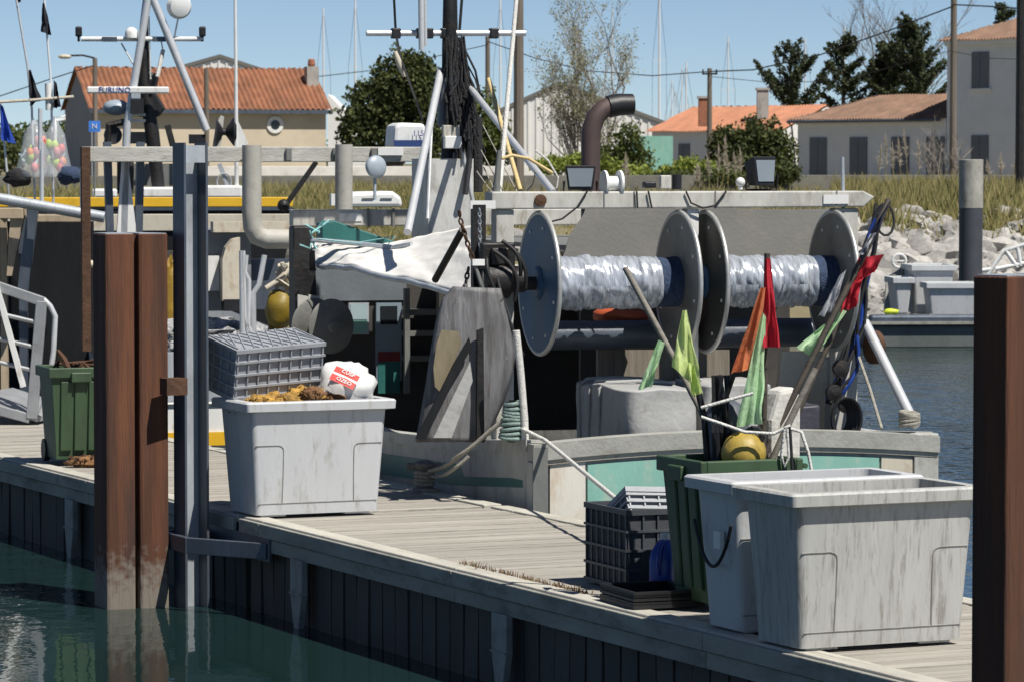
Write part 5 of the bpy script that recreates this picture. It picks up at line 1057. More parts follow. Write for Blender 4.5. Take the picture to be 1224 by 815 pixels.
# ---- loose gear on the after deck
def soft(label,name,pts,s0,dep,m,seed,cat,ribs=False):
    a=Vector(AP(pts[0],pts[3],s0)); c=Vector(AP(pts[1],pts[2],s0)); x0,x1,z0,z1=a.x,c.x,.56,c.z
    h=thing(name,label,cat,A@Vector(((x0+x1)/2,s0+dep/2,z0)),AA); n=10; b=MB(A)
    def pt(x,y,z): 
        w=noise.noise_vector(Vector((x*3+seed,y*3,z*3)))*.03; return (x+w.x,y+w.y,z+w.z)
    # rounded block
    def rb(u,v):
        a_=2*math.pi*u; e=.28; cx,sx=math.cos(a_),math.sin(a_); X=(x0+x1)/2+(x1-x0)/2*math.copysign(abs(cx)**e,cx); Y=s0+dep/2+dep/2*math.copysign(abs(sx)**e,sx)
        if v<.75: z=z0+(z1-z0-.03)*v/.75; k=1
        else:
            f=(v-.75)/.25; k=(1-f**4)**.25 if f<1 else 0; z=z1-.03+.03*f
        return pt((x0+x1)/2+(X-(x0+x1)/2)*k,s0+dep/2+(Y-s0-dep/2)*k,z)
    b.grid(rb,48,24); b.build('cover',m,h,smooth=60)
    if ribs:
        for k in range(3):
            y=s0+dep*(.45+.18*k); q=MB(A); q.path([(x0-.012,y,z0),(x0-.012,y,z1-.04),(x0+.05,y,z1+.012),((x0+x1)/2,y,z1+.02),(x1,y,z1)],.014,6); q.build('lashing_band',m,h)
soft('block of nets under grey tarpaulin with lashing bands inside the stern rail','covered_net_bin',(748,838,463,540),.35,1.5,M_GREYT,1,'tarpaulin',True)
soft('lower grey tarpaulin bundle lashed against the starboard leg','covered_net_bin',(842,925,456,540),.5,.9,M_GREYT,7,'tarpaulin')
soft('dark grey oilskin bag slumped against the starboard leg','oilskin_bag',(940,984,482,530),.45,.4,mat('dark oilskin',(.05,.05,.065),.5,0,.2,5,bump=.2),4,'bag')
c=Vector(AP(745,377,1.9)); b=MB(A); b.sphere(c,.22,(1.2,1,.45),18,10,.2,2,3); b.build('orange_buoy',mat('faded red buoy',(.4,.08,.03),.5,0,.2,5,bump=.1),label='faded red buoy wedged above the blue stern roller',cat='buoy',smooth=60)
# ---- mooring ropes
def rope(name,label,pts,r,m,sag=1):
    b=MB(); P3=[Vector(p) for p in pts]; q=[]
    for i in range(len(P3)-1):
        for u in (0,.2,.4,.6,.8):
            p=P3[i].lerp(P3[i+1],u); p.z-=sag*.05*(P3[i+1]-P3[i]).length*math.sin(math.pi*u)*.6; q.append(p)
    b.path(q+[P3[-1]],r,7); o=b.build(name,m,label=label,cat='rope',smooth=60); return o
def AW(px,py,s): return A@Vector(AP(px,py,s))
rope('mooring_rope','doubled grey mooring rope from the bollard up to the coiled rope',[Bc+Vector((.02,0,.16)),AW(548,545,.5),AW(585,515,.35),AW(612,492,.25)],.019,M_ROPE)
rope('mooring_rope','second strand of the mooring rope hanging below its pair',[Bc+Vector((.05,-.02,.12)),AW(545,558,.5),AW(560,545,.45)],.015,M_ROPE)
rope('mooring_rope','taut pale rope from the stern corner down to the crates',[AW(624,512,.2),AW(652,526,-.06),J@Vector(JG(738,597,DZ+.35))],.017,M_WROPE,0)
# ================================================================== FLAGGED DAN BUOYS standing behind the empty tubs
M_FLY=cloth('fluorescent yellow green flag',(.74,.86,.36),.12,.4); M_FLG=cloth('pale green flag',(.56,.82,.48),.12,.4,(.68,.8,.6),.3); M_FLO=cloth('orange flag',(.72,.22,.09),.12,.4); M_FLR=cloth('red flag',(.6,.03,.05),.12,.4); M_FLW=cloth('grey white flag',(.62,.62,.64),.1,.35); M_FLB=cloth('navy flag',(.03,.035,.07),.1,.2); M_FLK=cloth('black flag',(.02,.022,.03),.15,.15); M_FLU=cloth('royal blue flag',(.03,.09,.5),.1,.35)
M_POLE=mat('dark bamboo pole',(.055,.045,.035),.7,0,.35,5,stretch=(1,1,6),bump=.2); M_POLEG=mat('grey bamboo pole',(.22,.2,.17),.7,0,.3,5,stretch=(1,1,6),bump=.2)
def flagmesh(b,poly,d,seed,nu=10,nv=12,amp=.03):
    # poly: four pixel corners top-left, top-right, bottom-right, bottom-left, hung at distance d with folds
    c=[P(x,y,d) for x,y in poly]
    def fn(u,v):
        p=c[0].lerp(c[1],u).lerp(c[3].lerp(c[2],u),v); p=p.copy()
        f=noise.noise(Vector((u*2.5+seed,v*2.0,seed)))+.7*math.sin(u*8+v*3+seed)+.35*math.sin(u*15-v*5+seed); p.y+=amp*1.5*f*(.25+v); p.x+=amp*.5*noise.noise(Vector((u*3,v*4,seed+5)))*v; p.z+=amp*.5*noise.noise(Vector((v*3,u*4,seed+9)))*v; return p
    b.grid(fn,nu,nv)
def dan(name,label,pts,d,r,m,flags,seed,extra=None,d2=None,cat='flag buoy',group=None):
    d2=d2 or d; n=len(pts); P3=[P(x,y,d+(d2-d)*i/(n-1)) for i,(x,y) in enumerate(pts)]
    h=thing(name,label,cat,P3[0],0,group); b=MB(); b.path(P3,r,8); b.build('pole',m,h,smooth=60)
    for k,(fm,poly) in enumerate(flags):
        b=MB(); flagmesh(b,poly,d+(d2-d)*.8-.07-.02*k,seed+k*3); b.build('flag',fm,h,smooth=80)
    if extra: extra(h)
    return h
base2=J@Vector((.68,2.2,0)); dD=base2.y; print('dan distance',dD)
def tapes(h):
    b=MB()
    for (x,y) in ((912,470),(911,500),(913,440)): 
        c=P(x,y,dD); b.path([c+Vector((.02*math.cos(a),.02*math.sin(a),0)) for a in [i*.7 for i in range(9)]],.006,5,closed=True)
    b.build('tape',M_BLACK,h)
ZD=DZ+.09
gb0=lambda px:(px,195+(CAMZ-ZD)/dD*F)
gy=195+(CAMZ-ZD)/dD*F
dan('dan_buoy','upright dan buoy pole with red flag above orange and pale green flags',[(912,gy),(912,540),(915,420),(917,303)],dD,.018,M_POLE,[(M_FLR,[(915,309),(921,309),(932,414),(910,416)]),(M_FLO,[(909,344),(915,344),(906,438),(874,447)]),(M_FLG,[(911,372),(916,380),(911,506),(880,510)])],1,tapes)
dan('dan_buoy','leaning dan buoy pole with red, white and navy flag pieces',[(885,gy),(905,560),(985,400),(1040,290),(1062,240)],dD-.1,.02,M_POLE,[(M_FLR,[(1026,309),(1057,304),(1046,326),(1018,342)]),(M_FLR,[(1014,340),(1031,330),(1024,365),(1003,376)]),(M_FLW,[(1003,330),(1012,322),(996,372),(978,380)]),(M_FLB,[(1044,272),(1064,240),(1046,285),(1027,312)]),(M_FLW,[(1040,280),(1048,278),(1038,300),(1026,306)])],5,None,dD+.5)
dan('dan_buoy','leaning dan buoy pole with long ragged pale green flag',[(895,gy),(925,560),(975,445),(1010,370)],dD+.15,.017,M_POLE,[(M_FLG,[(1000,368),(1012,372),(985,412),(966,430)]),(M_FLG,[(984,388),(1000,385),(972,428),(953,415)])],9,None,dD+.4)
dan('dan_buoy','dan buoy pole with fluorescent yellow flag beside the tarpaulin block',[(856,gy),(842,500),(826,430),(818,370)],dD+.1,.02,M_BLACK,[(M_FLY,[(816,371),(821,371),(840,470),(803,438)]),(M_FLY,[(822,432),(834,440),(838,470),(826,474)])],13)
def ribbon(h):
    b=MB(); flagmesh(b,[(787,406),(795,410),(778,462),(763,466)],dD+.28,31,6,10,.025); b.build('flag',M_FLG,h,smooth=80)
dan('dan_buoy','tilted grey dan buoy pole with crumpled green ribbon',[(880,gy),(862,545),(835,485),(793,405),(747,320)],dD+.25,.019,M_POLEG,[],17,ribbon,dD+.5)
dan('dan_buoy','bare brown dan buoy pole leaning towards the starboard leg',[(890,gy),(918,560),(950,490),(975,440)],dD+.05,.02,M_POLEG,[],19)
# float, dark canister and lines of the buoys
c=P(889,541,dD-.05); h=thing('ball_float','worn yellow ball float hung among the dan buoy poles','float',c-Vector((0,0,.14)))
b=MB(); b.sphere(c,.135,(1,1,1),22,14,.04,2,2); b.build('ball',mat('worn yellow float',(.38,.27,.05),.5,0,.25,5,(.12,.09,.05),.6,3,bump=.15),h,smooth=70)
b=MB(); cc=c+Vector((.06,-.03,.1)); b.path([cc+Vector((.05*math.cos(a),0,.05*math.sin(a))) for a in [i*.6 for i in range(10)]],.018,6,closed=True); b.build('eye',M_BLACK,h)
c=P(868,545,dD+.3); h=thing('dark_canister','dark blue grey plastic canister standing among the dan buoys','canister',(c.x,c.y,ZD)); zt=P(868,478,dD+.3).z
b=MB(); b.lathe((c.x,c.y,ZD),(0,0,1),[(.13,0),(.14,.03),(.14,zt-ZD-.1),(.1,zt-ZD-.03),(.05,zt-ZD)],20); b.build('canister_body',mat('slate plastic',(.09,.10,.12),.5,0,.15,4,(.3,.3,.28),.25,6,bump=.1),h,smooth=40)
b=MB(); b.lathe((c.x+.02,c.y-.14,zt-.25),(0,-1,0),[(.06,0),(.06,.03),(.04,.04)],14); b.build('screw_cap',M_BLACK,h)
c=P(938,520,dD+.1); h=thing('white_jerrycan','dirty white plastic float block behind the leaning poles','float',(c.x,c.y,ZD)); zt=P(938,462,dD+.1).z; Fm=frame((c.x,c.y),JA+8)
b=MB(Fm); b.prism([(-.1,0,ZD),(.12,0,ZD),(.13,0,zt-.06),(.08,0,zt),(-.03,0,zt-.02),(-.1,0,zt-.2)],(0,.16,0)); b.build('block',mat('dirty white foam',(.55,.54,.5),.8,0,.1,4,(.2,.18,.14),.4,6,bump=.3),h,bevel=.03)
for lb,pts,m_ in (('white line tied across the dan buoy poles',[(838,487),(870,478),(900,470)],M_WROPE),('white line sagging from the yellow flag pole to the float',[(838,498),(868,508),(890,516),(925,518),(945,508)],M_WROPE),('white rope loop falling into the stained tub',[(945,512),(958,516),(966,540),(972,572)],M_WROPE),('looped white rope hanging beside the float',[(938,510),(934,545),(938,558),(943,545),(941,512)],M_WROPE),('dark cord hanging past the float',[(944,510),(947,560),(950,588)],M_WIRE)):
    b=MB(); P3=[P(x,y,dD-.22) for x,y in pts]; b.path(P3,.010,6); b.build('buoy_line',m_,label=lb,cat='rope',smooth=70)
b=MB(); c=P(862,508,dD+.05); 
for k in range(12):
    r=random.Random(k); x_=r.uniform(-.05,.05); b.path([c+Vector((x_+r.uniform(-.03,.03),r.uniform(-.05,.05),.3-.17*q_)) for q_ in range(5)],.013,5)
b.build('black_strop',M_BLACK,label='bundle of black strops tied to the yellow flag pole',cat='strop')
# ================================================================== TRAWLER B, moored ahead
BA=14.0; dB=39.5; pB=P(196,535,dB); B=frame((pB.x,pB.y),BA)
def BP(px,py,s): return hit(px,py,B,1,s)
BWB=BP(505,500,0)[0]
tb=thing('fishing_trawler','second trawler ahead with pipe gantry and white stern with yellow band','boat',B@Vector((BWB/2,3,0)),BA)
def bb(px0,px1,y0,y1,s,t,m,nm,par=None,bev=0):
    a=BP(px0,y1,s); c=BP(px1,y0,s); b=MB(B); b.box(a[0],c[0],s,s+t,a[2],c[2]); return b.build(nm,m,par or tb,bevel=bev)
b=MB(B); zr_=BP(230,480,0)[2]
b.prism([(0,0,-.3),(0,0,zr_),(-.25,3,zr_+.1),(-.2,6,zr_+.4),(BWB/2,9,zr_+.9),(BWB/2,9,-.3)],(BWB,0,0)) if False else None
vs=[];st=[(0,0,BWB,zr_),(3,-.2,BWB+.2,zr_+.05),(6,0,BWB,zr_+.3),(8.5,BWB*.3,BWB*.7,zr_+.7),(9.6,BWB/2-.02,BWB/2+.02,zr_+.9)]
for s,x0,x1,z in st: vs+=[(x0,s,z),(x0+.05,s,.1),((x0+x1)/2,s,-.5),(x1-.05,s,.1),(x1,s,z)]
fs=[(i*5+k,i*5+k+1,(i+1)*5+k+1,(i+1)*5+k) for i in range(4) for k in range(4)]+[(4,3,2,1,0)]
b.add(vs,fs); b.build('hull',M_WHITE,tb,smooth=30)
b=MB(B); b.box(.02,BWB-.02,.02,6,.5,.56); b.build('deck',M_GREYP,tb)
bb(197,480,512,533,-.02,.015,M_YEL,'yellow_band'); bb(197,480,533,546,-.03,.02,M_STEEL,'rubbing_strake')
bb(197,480,478,483,-.03,.1,M_WHITE,'stern_rail')
# gantry
bb(100,508,176,194,.6,.2,mat('weathered timber beam',(.45,.44,.40),.8,0,.2,4,(.2,.18,.15),.4,5,(1,4,4),.3),'gantry_beam',None,.01)
bb(99,108,176,420,.55,.12,M_RUSTY,'gantry_post')
for px in (346,402,448): bb(px-4,px+3,177,193,.56,.035,M_GREYP,'beam_bracket',None,.01)
bb(452,482,177,186,.55,.045,M_WHITE,'white_patch')
b=MB(B); b.path([BP(301,174,.42),BP(301,255,.42),BP(302,272,.42),BP(307,282,.42),BP(318,286,.42),BP(345,286,.42)],.105,20); M_PIPE=mat('beige pipe paint',(.40,.385,.34),.6,0,.12,3,(.2,.18,.14),.35,5,bump=.15); b.build('bent_pipe',M_PIPE,tb,smooth=40)
b=MB(B); b.path([BP(411,173,.42),BP(411,300,.42)],.095,20); b.build('pipe_post',M_PIPE,tb,smooth=40)
for px,w in ((128,9),(168,9),(150,8)): 
    b=MB(B); b.bar(BP(px,170 if px!=150 else 190,.9),BP(px+(4 if px==128 else -3),300,.9),w/115,.1); b.build('gantry_prop',M_STEEL if px!=150 else M_ALU,tb)
b=MB(B); b.prism([BP(146,196,.85),BP(152,186,.85),BP(166,300,.85),BP(138,300,.85)],(0,.05,0)); b.build('white_net_bundle',M_WHITE,tb)
b=MB(B); b.bar(BP(232,270,1.2),BP(200,150,1.2),.06,.06); b.build('diagonal_brace',M_DARKM,tb); b=MB(B); b.bar(BP(340,248,1.2),BP(378,194,1.2),.05,.05); b.build('diagonal_brace',M_DARKM,tb)
b=MB(B); c=Vector(BP(339,246,1.2)); b.sphere(c,.07); b.build('brace_foot',M_DARKM,tb)
# cabin and gear
bb(236,300,275,372,3.2,1.2,mat('grey cabin paint',(.22,.23,.25),.6,0,.12,3,(.12,.11,.1),.3,4,(1,1,.3),.1),'cabin_wall'); bb(243,262,306,348,3.1,.09,M_WHITE,'white_panel')
b=MB(B); b.prism([BP(266,360,2.9),BP(266,310,2.9),BP(270,296,2.9),BP(278,286,2.9),BP(287,284,2.9),BP(287,360,2.9)],(0,.15,0)); b.build('cream_hatch',M_CREAM,tb)
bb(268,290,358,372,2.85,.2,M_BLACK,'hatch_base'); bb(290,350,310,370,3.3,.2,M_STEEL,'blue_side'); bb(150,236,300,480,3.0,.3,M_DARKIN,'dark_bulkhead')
bb(255,345,265,278,3.0,.2,M_CREAM,'cabin_edge')
bb(200,350,420,480,.25,.2,M_ALU,'inner_bulwark')
M_YOIL=mat('ochre oilskin',(.28,.17,.02),.5,0,.3,6,bump=.2)
c=B@Vector(BP(203,370,2.4)); b=MB(); b.sphere(c,1,(.11,.1,.55),14,12,.3,2,4); b.build('hanging_oilskin',M_YOIL,label='ochre oilskin hanging in the dark behind the rusty pile',cat='oilskin',smooth=70)
netpile('fishing_net','grey net heap on the stern of the second trawler',[(*(B@Vector(BP(240,398,1.2))),.55,.4,.17),(*(B@Vector(BP(282,402,1.2))),.4,.4,.15),(*(B@Vector(BP(222,420,1.0))),.5,.4,.2)],mat('grey monofilament net',(.36,.36,.37),.7,0,.5,14,(.1,.09,.08),.45,9,bump=1.0,bs=50),None,6,90,.012,M_GREYP)
for k,pts in enumerate((((296,405),(297,335),(292,325),(294,305)),((303,410),(303,350),(310,340),(316,305)),((290,400),(289,300)),((303,405),(292,380),(290,300)))):
    b=MB(B); b.path([BP(x,y,.1) for x,y in pts],.03,10); b.build('rail_tube',M_CHROME,tb,smooth=50)
b=MB(B); c=Vector(BP(336,372,.4)); b.sphere(c,.18,(.9,.9,1.2),14,10,.2,2,1); b.sphere(c+Vector((-.02,0,-.3)),.12,(1,1,1.3),12,8,.3,2,2); b.build('yellow_buoy',M_YOIL,label=None) if False else None
b=MB(); c=B@Vector(BP(334,370,.3)); b.sphere(c,.19,(.85,.85,1.15),16,12,.15,2,1); b.sphere(c+Vector((-.03,0,-.3)),.12,(1,1,1.5),12,8,.3,2,2); b.build('yellow_fender',mat('dirty yellow vinyl',(.22,.15,.012),.5,0,.3,5,(.08,.06,.02),.4,5,bump=.15),label='dirty yellow inflated fender hanging under the bent pipe',cat='fender',smooth=60)
b=MB(B); r=random.Random(3); c=Vector(BP(345,330,.25))
for k in range(10): b.path([c+Vector((r.uniform(-.15,.15),r.uniform(-.1,.1),r.uniform(-.15,.15))) for _ in range(4)],.025,6)
b.path([BP(318,345,.2),BP(338,332,.2),BP(350,318,.2)],.03,7); b.build('rope_knot',M_CREAM,tb,smooth=60)
# outboard engines / white gear in the distance on trawler B
b=MB(B); b.prism([BP(470,178,3),BP(472,150,3),BP(480,147,3),BP(508,148,3),BP(512,165,3),BP(508,178,3)],(0,.5,0)); e=b.build('outboard_cowl',M_WHITE,tb,bevel=.04); bb(471,510,168,176,2.97,.02,mat('navy cowl stripe',(.03,.06,.18),.4),'cowl_stripe',e)
M_NAVY=mat('navy print',(.04,.05,.25),.5,bump=0); q=BP(500,160,2.97); letter('lettering','115',.09,M_NAVY,e,B@Matrix.Translation(q)@Matrix.Rotation(R(90),4,'X'))
b=MB(B); b.prism([BP(412,248,2),BP(414,234,2),BP(424,230,2),BP(470,229,2),BP(480,236,2),BP(482,248,2)],(0,.6,0)); e=b.build('life_raft_canister',M_WHITE,tb,bevel=.04)
for px in (440,462): bb(px-7,px+7,237,238.2,1.985,.01,M_GREYP,'moulding_slot',e)
bb(396,411,232,246,1.9,.1,M_WHITE,'pump_box'); bb(412,418,239,245,1.9,.12,M_BLACK,'pump_knob')
# ================================================================== TRAWLER C, dark hull with yellow rail, beyond
dC=52.0; Cc=frame((P(-40,400,dC).x,dC),6)
def CPx(px,py,s): return hit(px,py,Cc,1,s)
xe=CPx(352,250,0)[0]; tc_=thing('fishing_trawler','third trawler beyond with dark hull, yellow rail and tall tubular mast','boat',Cc@Vector((2,2,0)),6)
def cb(px0,px1,y0,y1,s,t,m,nm,par=None,bev=0):
    a=CPx(px0,y1,s); c=CPx(px1,y0,s); b=MB(Cc); b.box(a[0],c[0],s,s+t,a[2],c[2]); return b.build(nm,m,par or tc_,bevel=bev)
z1=CPx(200,250,0)[2]; b=MB(Cc); x0=-2.5; b.prism([(x0,0,-.4),(xe-.6,0,-.4),(xe,0,z1),(x0,0,z1)],(0,3.5,0)); b.build('hull',M_HULLD,tc_)
cb(-60,350,256,277,-.04,.08,M_CREAM,'rubbing_band',None,.01); cb(-60,350,236,248,-.03,.06,M_YEL,'yellow_rail',None,.01); cb(170,350,248,252,-.05,.05,M_STEEL,'rail_strip')
for px in (60,72,84,96): cb(px-1,px+1,278,430,-.02,.019,M_STEEL,'hull_seam')
cb(40,58,290,310,-.03,.03,M_BLACK,'freeing_port')
for a0,a1,y0,m_ in ((170,225,224,M_WHITE),(238,290,222,M_WHITE),(110,140,226,M_WHITE)): cb(a0,a1,y0,237,.4,.5,m_,'deck_locker',None,.03)
cb(155,225,196,222,1.6,1.0,M_GREYP,'wheelhouse_wall'); cb(140,160,180,232,1.5,.8,M_DARKIN,'wheelhouse_side')
b=MB(Cc); b.path([CPx(148,232,.5),CPx(152,150,.5),CPx(178,-8,.5)],.055,12); b.path([CPx(247,156,.5),CPx(180,-8,.5)],.055,12); b.build('mast_tube',M_CHROME,tc_,smooth=50)
b=MB(Cc); b.path([CPx(190,230,.7),CPx(182,160,.7),CPx(172,95,.7),CPx(172,30,.7),CPx(176,-8,.7)],[.09,.1,.09,.06,.05],12); mc=b.build('mast_core',M_DARKM,tc_,smooth=50)
b=MB(Cc); b.prism([CPx(165,140,.65),CPx(164,92,.65),CPx(175,84,.65),CPx(190,90,.65),CPx(187,112,.65),CPx(198,130,.65),CPx(190,140,.65)],(0,.15,0)); b.build('cable_shroud',M_BLACK,tc_,bevel=.03)
b=MB(Cc); b.tube(CPx(97,47,.6),CPx(243,47,.6),.034,n=10); b.build('crosstree',M_WHITE,tc_,smooth=50)
cb(122,140,44.5,50,.54,.12,M_STEEL,'crosstree_sleeve'); cb(183,198,44.5,50,.54,.12,M_STEEL,'crosstree_sleeve')
for px in (94,242): cb(px-4,px+4,32,44,.52,.16,M_BLACK,'mast_lamp',None,.02); cb(px-1.5,px+1.5,43,50,.57,.05,M_BLACK,'lamp_stalk')
b=MB(Cc); c=Vector(CPx(157,39,.55)); b.lathe(c,(0,0,1),[(.05,-.1),(.09,-.08),(.09,-.01),(.075,.04),(.03,.07)],16); b.build('satellite_dome',M_WHITE,tc_,smooth=50)
b=MB(Cc); c=Vector(CPx(214,8,.5)); b.lathe(c,(.2,-1,-.1),[(.06,.12),(.14,.1),(.18,.0),(.17,-.02),(.05,-.02)],20); b.tube(c+Vector((0,0,-.1)),CPx(208,47,.6),.012); b.build('horn_speaker',M_WHITE,tc_,smooth=40)
rb=cb(104,202,104,112,.4,.1,M_WHITE,'radar_scanner',None,.02); q=CPx(137,108,.395); letter('lettering','FURUNO',.11,M_NAVY,rb,Cc@Matrix.Translation(q)@Matrix.Rotation(R(90),4,'X'))
cb(157,168,112,120,.4,.2,M_ALU,'radar_base'); cb(156,172,118,136,.4,.2,M_BLACK,'radar_gearbox')
b=MB(Cc); c=Vector(CPx(139,129,.8)); b.sphere(c,.19,(1,1,.6),18,10); b.build('radome',mat('blue grey dome',(.30,.36,.42),.4,0,.1,5,bump=0),tc_,smooth=60)
for x,y in ((135,162),): c=Vector(CPx(x,y,.7)); b=MB(Cc); b.lathe(c,(0,-1,0),[(.1,0),(.13,.06),(.12,.1),(.05,.08)],16); b.build('searchlight',M_BLACK,tc_,smooth=40)
b=MB(Cc); b.path([CPx(128,175,.6),CPx(130,150,.6),CPx(150,146,.6)],.05,8); b.build('light_bracket',M_DARKM,tc_)
cb(152,180,158,172,.9,.3,M_GREYP,'instrument_box'); cb(150,174,136,139,.6,.1,M_WHITE,'ladder_rung'); cb(150,174,143,146,.6,.1,M_WHITE,'ladder_rung')
# net hauler on its rail at the right
c=Vector(CPx(268,158,.6))
b=MB(Cc); b.prism([CPx(254,176,.6),CPx(258,150,.6),CPx(264,138,.6),CPx(268,140,.6),CPx(264,176,.6)],(0,.06,0)); b.build('hauler_cheek',M_PALE,tc_); b=MB(Cc); b.prism([CPx(282,140,.6),CPx(287,150,.6),CPx(297,172,.6),CPx(286,178,.6),CPx(280,160,.6)],(0,.06,0)); b.build('hauler_cheek',M_WHITE,tc_)
b=MB(Cc); b.lathe(c,(1,0,0),[(.12,-.12),(.2,-.11),(.05,-.02),(.05,.02),(.2,.13),(.16,.17)],20); b.build('hauler_sheave',M_BLACK,tc_,smooth=30)
cb(226,246,161,172,.5,.3,M_BLACK,'lamp_box'); b=MB(Cc); b.path([CPx(283,235,.5),CPx(282,100,.5),CPx(281,-20,.5)],[.03,.026,.02],8); b.build('whip_aerial',M_WHITE,tc_)
b=MB(Cc); b.bar(CPx(262,196,.5),CPx(278,236,.5),.06,.06); b.path([Vector(CPx(268,218,.45))+Vector((.1*math.cos(a),0,.12*math.sin(a))) for a in [i*.4 for i in range(15)]],.012,5,closed=True); b.build('davit',M_ALU,tc_)
b=MB(Cc); b.path([CPx(145,52,.6),CPx(160,78,.5)],.012,5); b.path([CPx(195,60,.6),CPx(188,92,.5)],.03,6); b.path([CPx(192,47,.6),CPx(195,62,.6)],.01,5); b.path([CPx(178,20,.6),CPx(180,95,.6)],.01,5); b.build('signal_halyard',M_WROPE,tc_)
sg=cb(106,120,145,158,-.3,.02,mat('sign blue',(.06,.2,.6),.4,bump=0),'hull_tag') ; q=CPx(113,151.5,-.305); letter('lettering','N',.1,M_WHITE,sg,Cc@Matrix.Translation(q)@Matrix.Rotation(R(90),4,'X'))
b=MB(Cc); b.tube(CPx(113,158,-.29),CPx(113,236,0),.012); b.build('tag_stay',M_ALU,tc_)
# ================================================================== LEFT: timber dolphin, rails, flags and float bags, gangway
dE=44.0
M_TIMB=mat('pale sawn timber',(.42,.34,.24),.85,0,.2,4,(.2,.15,.1),.35,5,(1,1,.3),.2)
h=thing('timber_staging','pale timber landing stage with steel pipe rail left of the rusty pile','staging',(P(40,300,dE).x,dE,-1))
def eb(px0,px1,y0,y1,d,t,m,nm,bev=0):
    a=P(px0,y1,d); c=P(px1,y0,d); b=MB(); b.box(a.x,c.x,d,d+t,a.z,c.z); return b.build(nm,m,h,bevel=bev)
eb(-20,28,249,262,dE,.3,M_TIMB,'landing_board',.01); eb(42,105,257,266,dE+.3,.3,M_TIMB,'landing_board',.01)
b=MB(); b.prism([P(12,262,dE+.05),P(28,262,dE+.05),P(14,330,dE+.05),P(8,330,dE+.05)],(0,.1,0)); b.build('knee_brace',M_TIMB,h)
b=MB(); b.bar(P(40,248,dE+.1),P(28,345,dE+.1),.12,.12); b.build('raking_post',M_STEEL,h); eb(24,32,260,560,dE+.4,.12,M_STEEL,'stage_post'); eb(2,8,262,600,dE+.4,.1,M_TIMB,'stage_post')
b=MB(); b.path([P(-10,236,dE-.2),P(40,245,dE-.2),P(125,260,dE-.2)],.065,12); b.build('pipe_rail',M_ALU,h,smooth=50)
for px,y0,y1 in ((50,170,245),(98,200,250),(48,130,180)): b=MB(); b.tube(P(px,y1,dE-.2),P(px,y0,dE-.2),.025,n=8); b.build('rail_stanchion',M_CHROME,h,smooth=50)
eb(-20,110,265,600,dE+1.2,.2,M_HULLD,'fender_wall')  # near-black colour also holds the shadow that lies here
b=MB(); b.bar(P(99,262,dE-.3),P(104,318,dE-.3),.04,.04); b.build('hanger',M_RUSTY,h); b=MB(); b.sphere(P(105,316,dE-.3),.07,(1.2,1,.8)); b.build('hanger_pad',M_CREAM,h)
def Lflag(label,pts,flags,seed,m=M_CHROME,extra=None): return dan('flag_pole',label,pts,dE+.6,.014,m,flags,seed,extra,cat='flag pole')
Lflag('thin pole carrying two black flags at the edge of the third trawler',[(42,250),(38,130),(33,80),(18,-10)],[(M_FLK,[(34,84),(37,84),(49,120),(36,127)]),(M_FLK,[(16,-8),(19,-10),(26,2),(22,4)])],41)
Lflag('white pole carrying a black pennant above a white float cylinder',[(64,250),(61,100),(53,0)],[(M_FLK,[(51,4),(53,4),(62,43),(48,38)]),(M_FLK,[(64,96),(68,100),(73,128),(64,130)])],43,M_MAST,lambda h:(MB().tube(P(59,132,dE+.55),P(58,100,dE+.55),.045,n=12)).build('float_cylinder',M_WHITE,h,smooth=40))
Lflag('short pole with royal blue flag at the edge of the third trawler',[(12,250),(6,180),(0,120)],[(M_FLU,[(0,124),(4,128),(18,172),(2,168)])],47)
b=MB(); b.path([P(-10,123,dE+.5),P(40,120,dE+.5),P(88,116,dE+.5)],.018,7); b.build('cross_pole',M_CREAM,label='pale horizontal pole lashed across the flag poles',cat='pole')
b=MB(); b.path([P(66,200,dE+.5),P(66,140,dE+.5),P(78,139,dE+.5),P(78,143,dE+.5),P(68,145,dE+.5)],.022,7); b.build('white_hook_pole',M_WHITE,label='white hooked pole standing among the float bags',cat='pole',smooth=50)
M_BAG=bpy.data.materials.new('clear plastic bag'); M_BAG.use_nodes=True; t_=M_BAG.node_tree; bb_=t_.nodes['Principled BSDF']; bb_.inputs['Base Color'].default_value=(.75,.8,.85,1); bb_.inputs['Roughness'].default_value=.25
tp=t_.nodes.new('ShaderNodeBsdfTransparent'); ms_=t_.nodes.new('ShaderNodeMixShader'); ms_.inputs[0].default_value=.28; t_.links.new(tp.outputs[0],ms_.inputs[1]); t_.links.new(bb_.outputs[0],ms_.inputs[2]); t_.links.new(ms_.outputs[0],[n for n in t_.nodes if n.type=='OUTPUT_MATERIAL'][0].inputs[0])
M_FL=[mat('float red',(.6,.06,.05),.5,bump=0),mat('float orange',(.75,.22,.03),.5,bump=0),mat('float lime',(.5,.65,.08),.5,bump=0),mat('float pink',(.65,.2,.2),.5,bump=0)]
for j,(cx,w,lb) in enumerate(((42,15,'clear bag of red and lime floats hanging by the pipe rail'),(66,13,'clear bag of orange and pink floats by the white hooked pole'))):
    r=random.Random(j+2); c=P(cx,175,dE+.4); h=thing('float_bag',lb,'floats',(c.x,c.y,P(cx,210,dE).z))
    b=MB(); z0,z1=P(cx,212,dE).z,P(cx,143,dE).z; k=w/102; b.lathe((c.x,c.y,z0),(0,0,1),[(k*1.5,0),(k*1.6,.05),(k*1.2,(z1-z0)*.4),(k*.9,(z1-z0)*.75),(.02,z1-z0)],16); b.build('bag',M_BAG,h,smooth=60)
    for q in range(14):
        z=r.uniform(z0+.1,z1-.25); rr=k*.7; b=MB(); b.sphere((c.x+r.uniform(-rr,rr),c.y+r.uniform(-rr,rr)*.6,z),.045,(1,1,1.4),10,7); b.build('float',M_FL[(q+2*j)%4],h,smooth=60)
